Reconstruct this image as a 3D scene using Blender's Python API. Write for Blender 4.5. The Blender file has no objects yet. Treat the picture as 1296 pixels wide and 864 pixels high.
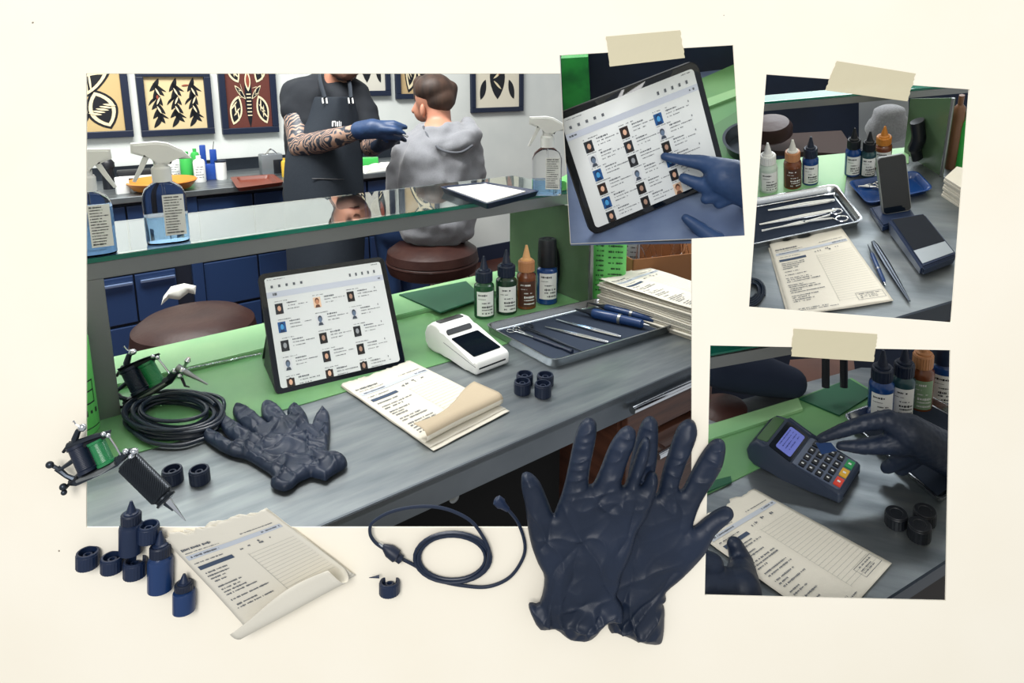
import bpy, bmesh, math, random
import numpy as np
from mathutils import Vector, Matrix, noise
from mathutils.geometry import delaunay_2d_cdt
random.seed(7)
PI = math.pi
V = Vector

# ---------------------------------------------------------------- camera, world, lights
FPX, CX, CY = 800.0, 648.0, 253.0          # focal length and principal point for a 1296x864 frame
PITCH = math.radians(11)
EYE = V((0, 0, 1.45))
RT = V((1, 0, 0)); FW = V((0, math.cos(PITCH), -math.sin(PITCH))); UPV = V((0, math.sin(PITCH), math.cos(PITCH)))
scn = bpy.context.scene
cam_d = bpy.data.cameras.new('camera'); cam = bpy.data.objects.new('camera', cam_d)
scn.collection.objects.link(cam); scn.camera = cam
cam.location = EYE; cam.rotation_euler = (PI / 2 - PITCH, 0, 0)
cam_d.sensor_width = 36; cam_d.lens = 36 * FPX / 1296; cam_d.shift_y = -(432 - CY) / 1296
cam_d.clip_start = 0.02
w = bpy.data.worlds.new('world'); scn.world = w; w.use_nodes = True
bg = w.node_tree.nodes['Background']
bg.inputs[0].default_value = (0.93, 0.965, 1.0, 1); bg.inputs[1].default_value = 0.56
scn.view_settings.view_transform = 'Standard'; scn.view_settings.look = 'None'
scn.view_settings.gamma = 1; scn.view_settings.use_curve_mapping = False
scn.view_settings.exposure = 0.0
def area(name, loc, target, size, power, color=(1, 1, 1), sy=None):
    l = bpy.data.lights.new(name, 'AREA'); l.energy = power; l.color = color
    l.shape = 'RECTANGLE'; l.size = size; l.size_y = sy or size
    o = bpy.data.objects.new(name, l); scn.collection.objects.link(o)
    o.location = loc; o.rotation_euler = (V(target) - V(loc)).to_track_quat('-Z', 'Y').to_euler()
    return o
area('board_fill', (-0.35, -1.5, 2.5), (0.1, 0.7, 1.25), 1.1, 46, (1, 0.985, 0.97))  # added soft light in front of the board, no real fixture
area('room_fill', (-0.6, 1.8, 3.3), (-0.6, 2.2, 0), 2.0, 27, (1, 0.99, 0.96), 1.2)  # added overhead fill for the studio, the room shows no lamp
area('counter_fill', (-0.3, 1.55, 2.5), (-0.2, 1.15, 0.9), 0.9, 2.2, (0.97, 0.99, 1), 0.5)  # extra unseen fill, added to brighten the counter
area('wall_fill', (-1.3, 1.9, 3.5), (-1.7, 4.2, 1.3), 2.2, 215, (1, 0.99, 0.96), 0.6)  # unseen light added to lift the back wall
area('picture_fill', (0.75, 1.5, 1.95), (0.45, 0.85, 1.2), 0.5, 6.5, (0.9, 0.96, 1))  # added light behind the board to brighten the taped pictures

# ---------------------------------------------------------------- frames of reference
class Frame:
    """A local frame: z = 0 is a counter top (or the paper board); picks return points in it."""
    def __init__(s, M): s.M = M; s.I = M.inverted()
    def ray(s, x, y):
        d = RT * ((x - CX) / FPX) - UPV * ((y - CY) / FPX) + FW
        return s.I @ EYE, s.I.to_3x3() @ d
    def on(s, x, y, h=0.0):
        o, d = s.ray(x, y); return o + d * ((h - o.z) / d.z)
    def at(s, x, y, depth):
        o, d = s.ray(x, y); return o + d * depth
    def plane(s, x, y, p, n):
        o, d = s.ray(x, y); return o + d * ((p - o).dot(n) / d.dot(n))
    def depth(s, p): return (s.M @ V(p) - EYE).dot(FW)
    def ppm(s, p): return FPX / s.depth(p)
    def px(s, p):
        v = s.M @ V(p) - EYE; d = v.dot(FW)
        return CX + FPX * v.dot(RT) / d, CY - FPX * v.dot(UPV) / d
    def rise(s, p, ytop):
        a = s.M @ V(p) - EYE; n = s.M.to_3x3() @ V((0, 0, 1)); k = (CY - ytop) / FPX
        return (k * a.dot(FW) - a.dot(UPV)) / (n.dot(UPV) - k * n.dot(FW))
    def away(s, p):
        e = s.I @ EYE; d = V((p[0] - e.x, p[1] - e.y, 0)); return d.normalized()
MAIN = Frame(Matrix.Identity(4))
BD = 0.70
def cols(x, y, z, o):
    return Matrix(((x[0], y[0], z[0], o[0]), (x[1], y[1], z[1], o[1]), (x[2], y[2], z[2], o[2]), (0, 0, 0, 1)))
BOARD = Frame(cols(RT, UPV, -FW, EYE + FW * BD))
def print_frame(cx, cy, roll, pitch, dist):
    d = (RT * ((cx - CX) / FPX) - UPV * ((cy - CY) / FPX) + FW).normalized()
    r = math.radians(roll)
    up = UPV * math.cos(r) + RT * math.sin(r); up = (up - d * up.dot(d)).normalized()
    p = math.radians(pitch); n = (up * math.cos(p) - d * math.sin(p)).normalized()
    x = d.cross(up).normalized(); y = n.cross(x)
    return Frame(cols(x, y, n, EYE + d * (dist / d.dot(FW))))

# ---------------------------------------------------------------- materials
def lin(c):
    if isinstance(c, str): c = [int(c[i:i + 2], 16) / 255 for i in (0, 2, 4)]
    return tuple(v / 12.92 if v <= 0.04045 else ((v + 0.055) / 1.055) ** 2.4 for v in c) + (1,)
_m = {}
def mat(name, col, rough=0.5, metal=0.0, bump=0, bscale=60, stretch=(1, 1, 1), col2=None, cscale=8, spec=0.5, trans=0, ior=1.45, emit=0, alpha=1, coat=0, sheen=0, ctr=(0.35, 0.65), detail=4, rvar=0):
    if name in _m: return _m[name]
    m = bpy.data.materials.new(name); m.use_nodes = True; nt = m.node_tree; b = nt.nodes['Principled BSDF']
    N = nt.nodes.new; L = nt.links.new
    b.inputs['Base Color'].default_value = lin(col); b.inputs['Roughness'].default_value = rough
    b.inputs['Metallic'].default_value = metal; b.inputs['Specular IOR Level'].default_value = spec
    b.inputs['Transmission Weight'].default_value = trans; b.inputs['IOR'].default_value = ior
    b.inputs['Alpha'].default_value = alpha; b.inputs['Coat Weight'].default_value = coat
    b.inputs['Sheen Weight'].default_value = sheen
    if emit:
        b.inputs['Emission Color'].default_value = lin(col); b.inputs['Emission Strength'].default_value = emit
    if bump or col2 or rvar:
        tc = N('ShaderNodeTexCoord'); mp = N('ShaderNodeMapping'); mp.inputs['Scale'].default_value = stretch
        L(tc.outputs['Object'], mp.inputs['Vector'])
    if bump:
        nz = N('ShaderNodeTexNoise'); nz.inputs['Scale'].default_value = bscale; nz.inputs['Detail'].default_value = detail
        L(mp.outputs[0], nz.inputs['Vector'])
        bp = N('ShaderNodeBump'); bp.inputs['Strength'].default_value = bump; bp.inputs['Distance'].default_value = 0.003
        L(nz.outputs['Fac'], bp.inputs['Height']); L(bp.outputs[0], b.inputs['Normal'])
    if col2:
        n2 = N('ShaderNodeTexNoise'); n2.inputs['Scale'].default_value = cscale; n2.inputs['Detail'].default_value = 5
        L(mp.outputs[0], n2.inputs['Vector'])
        cr = N('ShaderNodeValToRGB'); e = cr.color_ramp.elements
        e[0].position, e[1].position = ctr; e[0].color = lin(col); e[1].color = lin(col2)
        L(n2.outputs['Fac'], cr.inputs[0]); L(cr.outputs[0], b.inputs['Base Color'])
    if rvar:
        n3 = N('ShaderNodeTexNoise'); n3.inputs['Scale'].default_value = cscale; L(mp.outputs[0], n3.inputs['Vector'])
        mr = N('ShaderNodeMapRange'); mr.inputs[3].default_value = rough - rvar; mr.inputs[4].default_value = rough + rvar
        L(n3.outputs['Fac'], mr.inputs[0]); L(mr.outputs[0], b.inputs['Roughness'])
    _m[name] = m; return m
M_steel = mat('brushed_steel', '9aa0a2', 0.40, 0.92, bump=0.06, bscale=60, stretch=(2, 12, 1), col2='747b80', cscale=2.5, rvar=0.08)
M_steel2 = mat('polished_steel', 'b4b8bb', 0.27, 1.0)
M_rail = mat('satin_steel', '888b8b', 0.42, 0.85, bump=0.05, bscale=200)
M_darksteel = mat('dark_steel', '3a4048', 0.32, 0.8)
M_chrome = mat('chrome', 'd5d8dc', 0.12, 1.0)
def nitrile(name, c1, c2, rough=.48):
    m = mat(name, c1, rough, bump=.001, bscale=260, spec=.45, col2=c2, cscale=14)
    nt = m.node_tree; N = nt.nodes.new; L = nt.links.new
    tc = [n for n in nt.nodes if n.type == 'TEX_COORD'][0]; bp = [n for n in nt.nodes if n.type == 'BUMP'][0]
    nz = N('ShaderNodeTexNoise'); nz.inputs['Scale'].default_value = 26; nz.inputs['Detail'].default_value = 3; L(tc.outputs['Object'], nz.inputs['Vector'])
    mx = N('ShaderNodeMixRGB'); mx.inputs[0].default_value = .06; L(tc.outputs['Object'], mx.inputs[1]); L(nz.outputs['Color'], mx.inputs[2])
    w1 = N('ShaderNodeTexNoise'); w1.noise_type = 'RIDGED_MULTIFRACTAL'; w1.inputs['Scale'].default_value = 20; w1.inputs['Detail'].default_value = 3.5; w1.inputs['Roughness'].default_value = .55
    L(mx.outputs[0], w1.inputs['Vector'])
    fn = N('ShaderNodeTexNoise'); fn.inputs['Scale'].default_value = 300; L(tc.outputs['Object'], fn.inputs['Vector'])
    ad = N('ShaderNodeMath'); ad.operation = 'MULTIPLY_ADD'; L(fn.outputs['Fac'], ad.inputs[0]); ad.inputs[1].default_value = .06; L(w1.outputs['Fac'], ad.inputs[2])
    L(ad.outputs[0], bp.inputs['Height']); bp.inputs['Strength'].default_value = .55; bp.inputs['Distance'].default_value = .0035
    return m
M_nitrile = nitrile('navy_nitrile', '131e30', '19253a')
M_nitrile2 = nitrile('blue_nitrile', '1f3658', '264068')
M_nitrileK = nitrile('black_nitrile', '1c2534', '232e40')
M_navy = mat('navy_plastic', '13233f', 0.42, bump=0.05, bscale=300)
M_navyd = mat('dark_navy_plastic', '101b30', 0.45)
M_navyl = mat('blue_translucent_plastic', '1a3561', 0.3)
M_black = mat('black_plastic', '0d1118', 0.45)
M_rubber = mat('black_rubber', '12161c', 0.38)
M_cable = mat('navy_cable', '15202f', 0.38)
M_white = mat('white_plastic', 'dcddda', 0.4)
M_paper = mat('cream_form_paper', 'd3cec0', 0.85, bump=0.15, bscale=90)
M_paperw = mat('white_paper', 'd2d1ca', 0.85)
M_kraft = mat('tan_paper', 'b3a48c', 0.85, bump=0.2, bscale=60)
M_ink = mat('grey_print', '5c6066', 0.9)
M_inkd = mat('dark_print', '23262b', 0.9)
M_band = mat('pale_grey_print', 'b3b9c1', 0.9)
M_bar = mat('slate_print', '3d4a5e', 0.9)
M_rule = mat('faint_rule_print', 'a7a79f', 0.9)
M_leather = mat('brown_leather', '2c1917', 0.45, bump=0.35, bscale=45, col2='38221d', cscale=9, spec=0.3)
M_cab = mat('navy_cabinet_paint', '1e3255', 0.38, bump=0.03, bscale=80)
M_cabd = mat('cabinet_gap_dark', '0a1120', 0.6)
M_wood = mat('walnut_veneer', '452a20', 0.42, bump=0.1, bscale=30, stretch=(1, 1, 12), col2='5a382a', cscale=6)
M_green = mat('bright_green_plastic', '3aa84c', 0.35)
M_lime = mat('lime_green_plastic', '6acb68', 0.35)
M_glassedge = mat('teal_glass_edge', '0c7a63', 0.12, trans=0.35, spec=0.6)
M_glass = mat('clear_glass', 'eaf7f2', 0.0, trans=1.0, ior=1.45)
M_clear = mat('clear_plastic', 'ffffff', 0.03, trans=1.0, ior=1.12)
M_liquid = mat('blue_liquid', '9fc6ea', 0.02, trans=0.9, ior=1.1)
M_label = mat('white_label', 'dddedb', 0.6)
M_screen = mat('dark_glass_screen', '0b1119', 0.06, spec=0.6)
M_display = mat('lit_white_display', 'c9cdcd', 0.35, emit=0.12)
M_amber = mat('amber_plastic', '6b3a20', 0.25, coat=0.3)
M_skin = mat('skin', 'b57f68', 0.5)

# ---------------------------------------------------------------- mesh helpers
def new(): return bmesh.new()
def T(x=0, y=0, z=0): return Matrix.Translation((x, y, z))
def Rot(a, ax): return Matrix.Rotation(a, 4, ax)
def box(bm, sx, sy, sz, M=Matrix(), bev=0, seg=2):
    r = bmesh.ops.create_cube(bm, size=1, matrix=M @ Matrix.Diagonal((sx, sy, sz, 1)))
    if bev:
        ed = set(e for v in r['verts'] for e in v.link_edges)
        bmesh.ops.bevel(bm, geom=list(ed), offset=bev, segments=seg, affect='EDGES', profile=0.5)
def boxz(bm, x0, x1, y0, y1, z0, z1, M=Matrix(), bev=0, seg=2):
    box(bm, x1 - x0, y1 - y0, z1 - z0, M @ T((x0 + x1) / 2, (y0 + y1) / 2, (z0 + z1) / 2), bev, seg)
def ring_loft(bm, rings, cap0=True, cap1=True, closed=True):
    vs = [[bm.verts.new(p) for p in r] for r in rings]
    n = len(vs[0])
    for a, b in zip(vs, vs[1:]):
        for i in range(n if closed else n - 1):
            j = (i + 1) % n
            try: bm.faces.new((a[i], a[j], b[j], b[i]))
            except ValueError: pass
    if cap0: bm.faces.new(list(reversed(vs[0])))
    if cap1: bm.faces.new(vs[-1])
def lathe(bm, prof, seg=32, M=Matrix(), sx=1, sy=1, sq=0, cap0=True, cap1=True):
    """prof = [(r, z)]; sq > 0 gives a rounded-rectangle section"""
    rings = []
    for r, z in prof:
        ring = []
        for i in range(seg):
            a = 2 * PI * i / seg; c, s = math.cos(a), math.sin(a)
            if sq:
                e = 1 - sq; c2 = math.copysign(abs(c) ** e, c); s2 = math.copysign(abs(s) ** e, s)
            else: c2, s2 = c, s
            ring.append(M @ V((r * c2 * sx, r * s2 * sy, z)))
        rings.append(ring)
    ring_loft(bm, rings, cap0, cap1)
def tube(bm, pts, r, seg=10, closed=False, flat=1.0):
    pts = [V(p) for p in pts]; n = len(pts)
    rs = r if isinstance(r, (list, tuple)) else [r] * n
    rings = []; up = None
    for i, p in enumerate(pts):
        if closed: t = pts[(i + 1) % n] - pts[i - 1]
        else: t = pts[min(i + 1, n - 1)] - pts[max(i - 1, 0)]
        t.normalize()
        if up is None: up = t.orthogonal().normalized()
        up = (up - t * up.dot(t)).normalized(); b = t.cross(up)
        rings.append([p + (up * math.cos(2 * PI * k / seg) + b * math.sin(2 * PI * k / seg) * flat) * rs[i] for k in range(seg)])
    if closed: rings.append(rings[0]); ring_loft(bm, rings, False, False); bmesh.ops.remove_doubles(bm, verts=bm.verts, dist=1e-6)
    else: ring_loft(bm, rings)
def spline(pts, n=8, closed=False):
    P = [V(p) for p in pts]; N_ = len(P); out = []
    for i in range(N_ if closed else N_ - 1):
        if closed: a, b, c, d = P[i - 1], P[i], P[(i + 1) % N_], P[(i + 2) % N_]
        else: a, b, c, d = P[max(i - 1, 0)], P[i], P[i + 1], P[min(i + 2, N_ - 1)]
        for k in range(n):
            t = k / n
            out.append(0.5 * ((2 * b) + (c - a) * t + (2 * a - 5 * b + 4 * c - d) * t * t + (3 * b - a - 3 * c + d) * t ** 3))
    if not closed: out.append(P[-1])
    return out
def blob(bm, p0, r0, p1, r1, seg=16, n=6):
    """tapered capsule between two balls (closed)"""
    p0, p1 = V(p0), V(p1); ax = (p1 - p0); L_ = ax.length; ax.normalize()
    u = ax.orthogonal().normalized(); b = ax.cross(u); rings = []
    prof = [(r0 * math.sin(a), -r0 * math.cos(a)) for a in [PI / 2 * k / n for k in range(0, n + 1)]]
    prof += [(r1 * math.cos(a), L_ + r1 * math.sin(a)) for a in [PI / 2 * k / n for k in range(0, n + 1)]]
    for r, z in prof:
        r = max(r, 1e-5)
        rings.append([p0 + ax * z + (u * math.cos(2 * PI * k / seg) + b * math.sin(2 * PI * k / seg)) * r for k in range(seg)])
    ring_loft(bm, rings)
def chain(bm, pts, rs):
    for i in range(len(pts) - 1): blob(bm, pts[i], rs[i], pts[i + 1], rs[i + 1])
def ellipsoid(bm, c, rx, ry, rz, M=Matrix()):
    bmesh.ops.create_uvsphere(bm, u_segments=24, v_segments=14, radius=1, matrix=T(*c) @ M @ Matrix.Diagonal((rx, ry, rz, 1)))
def prism(bm, pts, z0, z1, M=Matrix(), bev=0, seg=2):
    a = [bm.verts.new(M @ V((p[0], p[1], z0))) for p in pts]; b = [bm.verts.new(M @ V((p[0], p[1], z1))) for p in pts]
    f1 = bm.faces.new(list(reversed(a))); f2 = bm.faces.new(b); n = len(pts)
    for i in range(n): bm.faces.new((a[i], a[(i + 1) % n], b[(i + 1) % n], b[i]))
    if bev: bmesh.ops.bevel(bm, geom=list(f1.edges) + list(f2.edges), offset=bev, segments=seg, affect='EDGES')
def poly3(bm, pts):
    try: return bm.faces.new([bm.verts.new(p) for p in pts])
    except ValueError: return None
def disc(bm, M, rx, ry, n=20):
    poly3(bm, [M @ V((rx * math.cos(2 * PI * i / n), ry * math.sin(2 * PI * i / n), 0)) for i in range(n)])
def rrect(w_, h_, r, n=5, cx=0, cy=0):
    out = []
    for k, (x, y) in enumerate(((w_ / 2 - r, h_ / 2 - r), (-w_ / 2 + r, h_ / 2 - r), (-w_ / 2 + r, -h_ / 2 + r), (w_ / 2 - r, -h_ / 2 + r))):
        for i in range(n + 1):
            a = PI / 2 * (k + i / n); out.append((cx + x + r * math.cos(a), cy + y + r * math.sin(a)))
    return out
def obj(name, bm, m, parent=None, smooth=True, fr=None, M=None, sharp=35, label=None):
    me = bpy.data.meshes.new(name)
    if smooth is not None:
        bmesh.ops.recalc_face_normals(bm, faces=bm.faces)
    bm.to_mesh(me); bm.free()
    me.materials.append(m)
    if smooth:
        me.polygons.foreach_set('use_smooth', [True] * len(me.polygons))
        try: me.set_sharp_from_angle(angle=math.radians(sharp))
        except Exception: pass
    o = bpy.data.objects.new(name, me); scn.collection.objects.link(o)
    if parent: o.parent = parent
    else: o.matrix_world = (fr.M if fr else Matrix()) @ (M or Matrix())
    if parent and M: o.matrix_local = M
    if label: o['label'] = label
    return o
def tag(o, label, cat, group=None):
    o['label'] = label; o['category'] = cat
    if group: o['group'] = group
    return o
def thing(name, label, cat, fr=MAIN, loc=(0, 0, 0), rz=0, group=None, M=None, s=1):
    o = bpy.data.objects.new(name, None); scn.collection.objects.link(o); o.empty_display_size = 0.02
    o.matrix_world = fr.M @ T(*loc) @ Rot(rz, 'Z') @ (M or Matrix()) @ Matrix.Diagonal((s, s, s, 1))
    return tag(o, label, cat, group)
def struct(name, bm, m, fr=None, smooth=False):
    o = obj(name, bm, m, smooth=smooth, fr=fr); o['kind'] = 'structure'; return o
def remesh(o, size, it=6):
    r = o.modifiers.new('r', 'REMESH'); r.mode = 'VOXEL'; r.voxel_size = size; r.use_smooth_shade = True
    s_ = o.modifiers.new('s', 'SMOOTH'); s_.iterations = it; s_.factor = 0.5
    return o
def clip_to(o, p1, p2, keep):
    """cut a mesh where it meets the card wall of its case (wall through two picture points)"""
    bpy.context.view_layer.update()
    dg = bpy.context.evaluated_depsgraph_get(); me = bpy.data.meshes.new_from_object(o.evaluated_get(dg), depsgraph=dg)
    o.modifiers.clear()
    a, b, k = (RT * ((x - CX) / FPX) - UPV * ((y - CY) / FPX) + FW for x, y in (p1, p2, keep))
    n = a.cross(b).normalized(); n = -n if n.dot(k) > 0 else n
    I = o.matrix_world.inverted(); co = I @ EYE; no = (o.matrix_world.to_3x3().transposed() @ n).normalized()
    bm = bmesh.new(); bm.from_mesh(me)
    r = bmesh.ops.bisect_plane(bm, geom=bm.verts[:] + bm.edges[:] + bm.faces[:], plane_co=co, plane_no=no, clear_outer=True)
    bmesh.ops.holes_fill(bm, edges=[e for e in r['geom_cut'] if isinstance(e, bmesh.types.BMEdge)])
    bm.to_mesh(me); bm.free(); o.data = me
def copy_tree(o, loc_M=None):
    c = o.copy(); scn.collection.objects.link(c)
    for ch in o.children:
        d = ch.copy(); scn.collection.objects.link(d); d.parent = c
        for g in ch.children:
            e = g.copy(); scn.collection.objects.link(e); e.parent = d
    if loc_M is not None: c.matrix_world = loc_M
    return c
# quads of irregular "print" drawn through a mapping (u, v) -> point
def q(bm, f, u0, v0, u1, v1, nu=1):
    for i in range(nu):
        a, b = u0 + (u1 - u0) * i / nu, u0 + (u1 - u0) * (i + 1) / nu
        poly3(bm, [f(a, v0), f(b, v0), f(b, v1), f(a, v1)])
def scrawl(bm, f, u0, u1, v, h, rnd, fill=0.8):
    u = u0
    while u < u1:
        ww = h * rnd.uniform(0.5, 1.3)
        if rnd.random() < fill:
            hh = h * rnd.uniform(0.45, 1.0); q(bm, f, u, v - hh / 2, min(u + ww * 0.75, u1), v + hh / 2)
            
        u += ww
def inflate(bm, outline, thick, step, prof=0.5, rim=0.0, disp=None, M=Matrix(), back=0.25, edge_r=None):
    """Closed puffy solid on an outline: height from the distance to the rim."""
    P = [V((p[0], p[1])) for p in outline]; n = len(P)
    A = np.array([[p.x, p.y] for p in P]); B = np.roll(A, -1, 0)
    def dist(Q):
        d = np.full(len(Q), 1e9)
        for a, b in zip(A, B):
            ab = b - a; t = np.clip(((Q - a) @ ab) / (ab @ ab + 1e-12), 0, 1)
            d = np.minimum(d, np.hypot(*(Q - a - t[:, None] * ab).T))
        return d
    def inside(Q):
        c = np.zeros(len(Q), bool)
        for a, b in zip(A, B):
            cond = (a[1] > Q[:, 1]) != (b[1] > Q[:, 1])
            x = (b[0] - a[0]) * (Q[:, 1] - a[1]) / (b[1] - a[1] + 1e-15) + a[0]
            c ^= cond & (Q[:, 0] < x)
        return c
    mn, mx = A.min(0), A.max(0)
    gx = np.arange(mn[0], mx[0], step); gy = np.arange(mn[1], mx[1], step * 0.87)
    Q = np.array([[x + (step / 2 if j % 2 else 0), y] for j, y in enumerate(gy) for x in gx])
    Q = Q[inside(Q)]; Q = Q[dist(Q) > step * 0.5]
    # finer rings close to the rim
    allp = P + [V(v) for v in Q]
    vs, _, fs, _, _, _ = delaunay_2d_cdt(allp, [(i, (i + 1) % n) for i in range(n)], [list(range(n))], 1, 1e-7)
    X = np.array([[v.x, v.y] for v in vs]); d = dist(X)
    er = edge_r or thick
    k = np.clip(d / er, 0, 1); h = thick * np.power(1 - (1 - k) ** 2, prof)
    rimv = d < 1e-6
    top = []; bot = []
    for i, (x, y) in enumerate(X):
        hh = h[i] + (disp(x, y, d[i], k[i]) if disp and not rimv[i] else 0)
        hh = max(hh, 0.0 if rimv[i] else 0.0004)
        top.append(bm.verts.new(M @ V((x, y, rim + hh))))
        bot.append(top[-1] if rimv[i] else bm.verts.new(M @ V((x, y, rim - min(rim, back * h[i]) if rim else -0.0))))
    for f in fs:
        try: bm.faces.new([top[i] for i in f])
        except ValueError: pass
        if rim:
            try: bm.faces.new([bot[i] for i in reversed(f)])
            except ValueError: pass
def crease(x, y, sx, sy, a, seed=0, p=5):
    c, s = math.cos(a), math.sin(a); u, v = x * c + y * s, -x * s + y * c
    w_ = .25 * noise.noise(V((x * 30, y * 30, seed + 5)))
    return (1 - min(1, abs(noise.noise(V((u * sx + w_, v * sy + w_, seed))) * 1.6))) ** p
def ridged(x, y, sx, sy, a, seed=0):
    c, s = math.cos(a), math.sin(a); u, v = x * c + y * s, -x * s + y * c
    return 1 - abs(noise.noise(V((u * sx, v * sy, seed)))) * 2
# ---------------------------------------------------------------- the cream paper board with its cut-outs
def board_material():
    m = bpy.data.materials.new('cream_board_paper'); m.use_nodes = True; nt = m.node_tree; b = nt.nodes['Principled BSDF']
    N = nt.nodes.new; L = nt.links.new
    b.inputs['Roughness'].default_value = 0.9; b.inputs['Specular IOR Level'].default_value = 0.1
    tc = N('ShaderNodeTexCoord')
    vo = N('ShaderNodeTexVoronoi'); vo.inputs['Scale'].default_value = 24; vo.inputs['Randomness'].default_value = 1
    nz = N('ShaderNodeTexNoise'); nz.inputs['Scale'].default_value = 30
    mx = N('ShaderNodeMixRGB'); mx.inputs[0].default_value = 0.02
    L(tc.outputs['Object'], mx.inputs[1]); L(nz.outputs['Color'], mx.inputs[2]); L(mx.outputs[0], vo.inputs['Vector'])
    wn = N('ShaderNodeTexWhiteNoise'); L(vo.outputs['Position'], wn.inputs['Vector'])
    mr = N('ShaderNodeMapRange'); mr.inputs[1].default_value = 0.45; mr.inputs[2].default_value = 1.0
    mr.inputs[3].default_value = 0.0; mr.inputs[4].default_value = 0.055
    L(wn.outputs['Value'], mr.inputs[0])
    lt = N('ShaderNodeMath'); lt.operation = 'LESS_THAN'; L(vo.outputs['Distance'], lt.inputs[0]); L(mr.outputs[0], lt.inputs[1])
    n2 = N('ShaderNodeTexNoise'); n2.inputs['Scale'].default_value = 6; n2.inputs['Detail'].default_value = 8
    L(tc.outputs['Object'], n2.inputs['Vector'])
    cr = N('ShaderNodeValToRGB'); e = cr.color_ramp.elements
    e[0].position = 0.3; e[1].position = 0.7; e[0].color = lin('f5eddb'); e[1].color = lin('f8f1e1')
    L(n2.outputs['Fac'], cr.inputs[0])
    m2 = N('ShaderNodeMixRGB'); L(lt.outputs[0], m2.inputs[0]); L(cr.outputs[0], m2.inputs[1]); m2.inputs[2].default_value = lin('8f8473')
    L(m2.outputs[0], b.inputs['Base Color'])
    bp = N('ShaderNodeBump'); bp.inputs['Strength'].default_value = 0.05; n4 = N('ShaderNodeTexNoise'); n4.inputs['Scale'].default_value = 300
    L(tc.outputs['Object'], n4.inputs['Vector']); L(n4.outputs['Fac'], bp.inputs['Height']); L(bp.outputs[0], b.inputs['Normal'])
    return m
def bq(x, y, h=0): return BOARD.on(x, y, h)
HOLE_A = [(109, 667), (109, 93), (709.4, 93), (708, 70), (928, 57), (943, 298), (875.5, 302), (875.5, 667)]
HOLE_B = [(970, 94), (1227, 113), (1204, 408), (948, 388)]
HOLE_C = [(899, 437), (1203, 443), (1197, 760), (892, 753)]
def board():
    outer = [(-1.1, 1.0), (1.1, 1.0), (1.1, -0.95), (-1.1, -0.95)]
    loops = [outer] + [[(bq(*p).x, bq(*p).y) for p in h] for h in (HOLE_A, HOLE_B, HOLE_C)]
    pts, edges = [], []
    for lp in loops:
        k = len(pts); pts += [V(p) for p in lp]; edges += [(k + i, k + (i + 1) % len(lp)) for i in range(len(lp))]
    vs, _, fs, _, _, _ = delaunay_2d_cdt(pts, edges, [], 0, 1e-7)
    def inp(p, lp):
        c = False
        for i in range(len(lp)):
            a, b = lp[i - 1], lp[i]
            if (a[1] > p[1]) != (b[1] > p[1]) and p[0] < (b[0] - a[0]) * (p[1] - a[1]) / (b[1] - a[1]) + a[0]: c = not c
        return c
    bm = new(); T_ = 0.0016
    A = [bm.verts.new((v.x, v.y, 0)) for v in vs]; Bk = [bm.verts.new((v.x, v.y, -T_)) for v in vs]
    for f in fs:
        c = ((sum(vs[i].x for i in f)) / len(f), sum(vs[i].y for i in f) / len(f))
        if not inp(c, outer) or any(inp(c, l) for l in loops[1:]): continue
        bm.faces.new([A[i] for i in f]); bm.faces.new([Bk[i] for i in reversed(f)])
    n0 = 0
    for lp in loops:
        for i in range(len(lp)):
            a, b = n0 + i, n0 + (i + 1) % len(lp)
            bm.faces.new((A[a], A[b], Bk[b], Bk[a]))
        n0 += len(lp)
    struct('wall_front', bm, board_material(), fr=BOARD)
board()

# ---------------------------------------------------------------- the studio behind the large cut-out
TH = math.radians(37.11)
E1 = V((math.cos(TH), math.sin(TH), 0)); E2 = V((-math.sin(TH), math.cos(TH), 0))
CF = Frame(cols(E1, E2, V((0, 0, 1)), V((-0.184, 0.735, 0.9))))     # counter frame: x along its front edge, y to the back
YB, YW = 2.73, 3.35                                                # front of the back cabinets, back wall
nY = V((0, 1, 0))
def atY(x, y, Y): return CF.plane(x, y, V((0, Y, 0)), nY)
bm = new(); boxz(bm, -3.2, 6, 0.3, 4.6, -0.95, -0.9)
struct('floor', bm, mat('red_brown_floor', '3b201b', 0.45, bump=0.1, bscale=20, col2='4e2b22', cscale=5), fr=CF)
bm = new(); boxz(bm, -2.6, 5.4, YW, YW + 0.1, -0.9, 1.9)
struct('wall_back', bm, mat('pale_grey_wall_paint', 'c9cdc9', 0.8, bump=0.15, bscale=120, col2='bfc4c1', cscale=3), fr=CF)
bm = new(); boxz(bm, atY(603, 250, YW).x, 5.3, YW - 0.015, YW, -0.9, -0.78)
struct('baseboard_back', bm, M_navyd, fr=CF)
# counter: sheet steel top with a folded front lip
def xl(y, d=0.715): return (d - 0.826 - 0.783 * y) / 0.592
ctr = thing('steel_counter', 'long brushed steel service counter carrying the tablet, white card reader and tool tray', 'counter', fr=CF)
bm = new(); prism(bm, [(xl(0) + 0.02, 0), (0.85, 0), (1.4, 0.70), (xl(0.70) + 0.02, 0.70)], -0.008, 0.0)
obj('counter_top', bm, M_steel, ctr, smooth=False)
bm = new()
prism(bm, [(xl(0) + 0.03, 0.0), (0.85, 0.0), (0.85, 0.006), (xl(0) + 0.03, 0.006)], -0.045, 0.0012, bev=0.001)
obj('front_lip', bm, mat('grey_steel_lip', '7c8288', 0.4, 0.85, bump=0.08, bscale=90, col2='5b6269', cscale=3), ctr, smooth=False)
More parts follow.
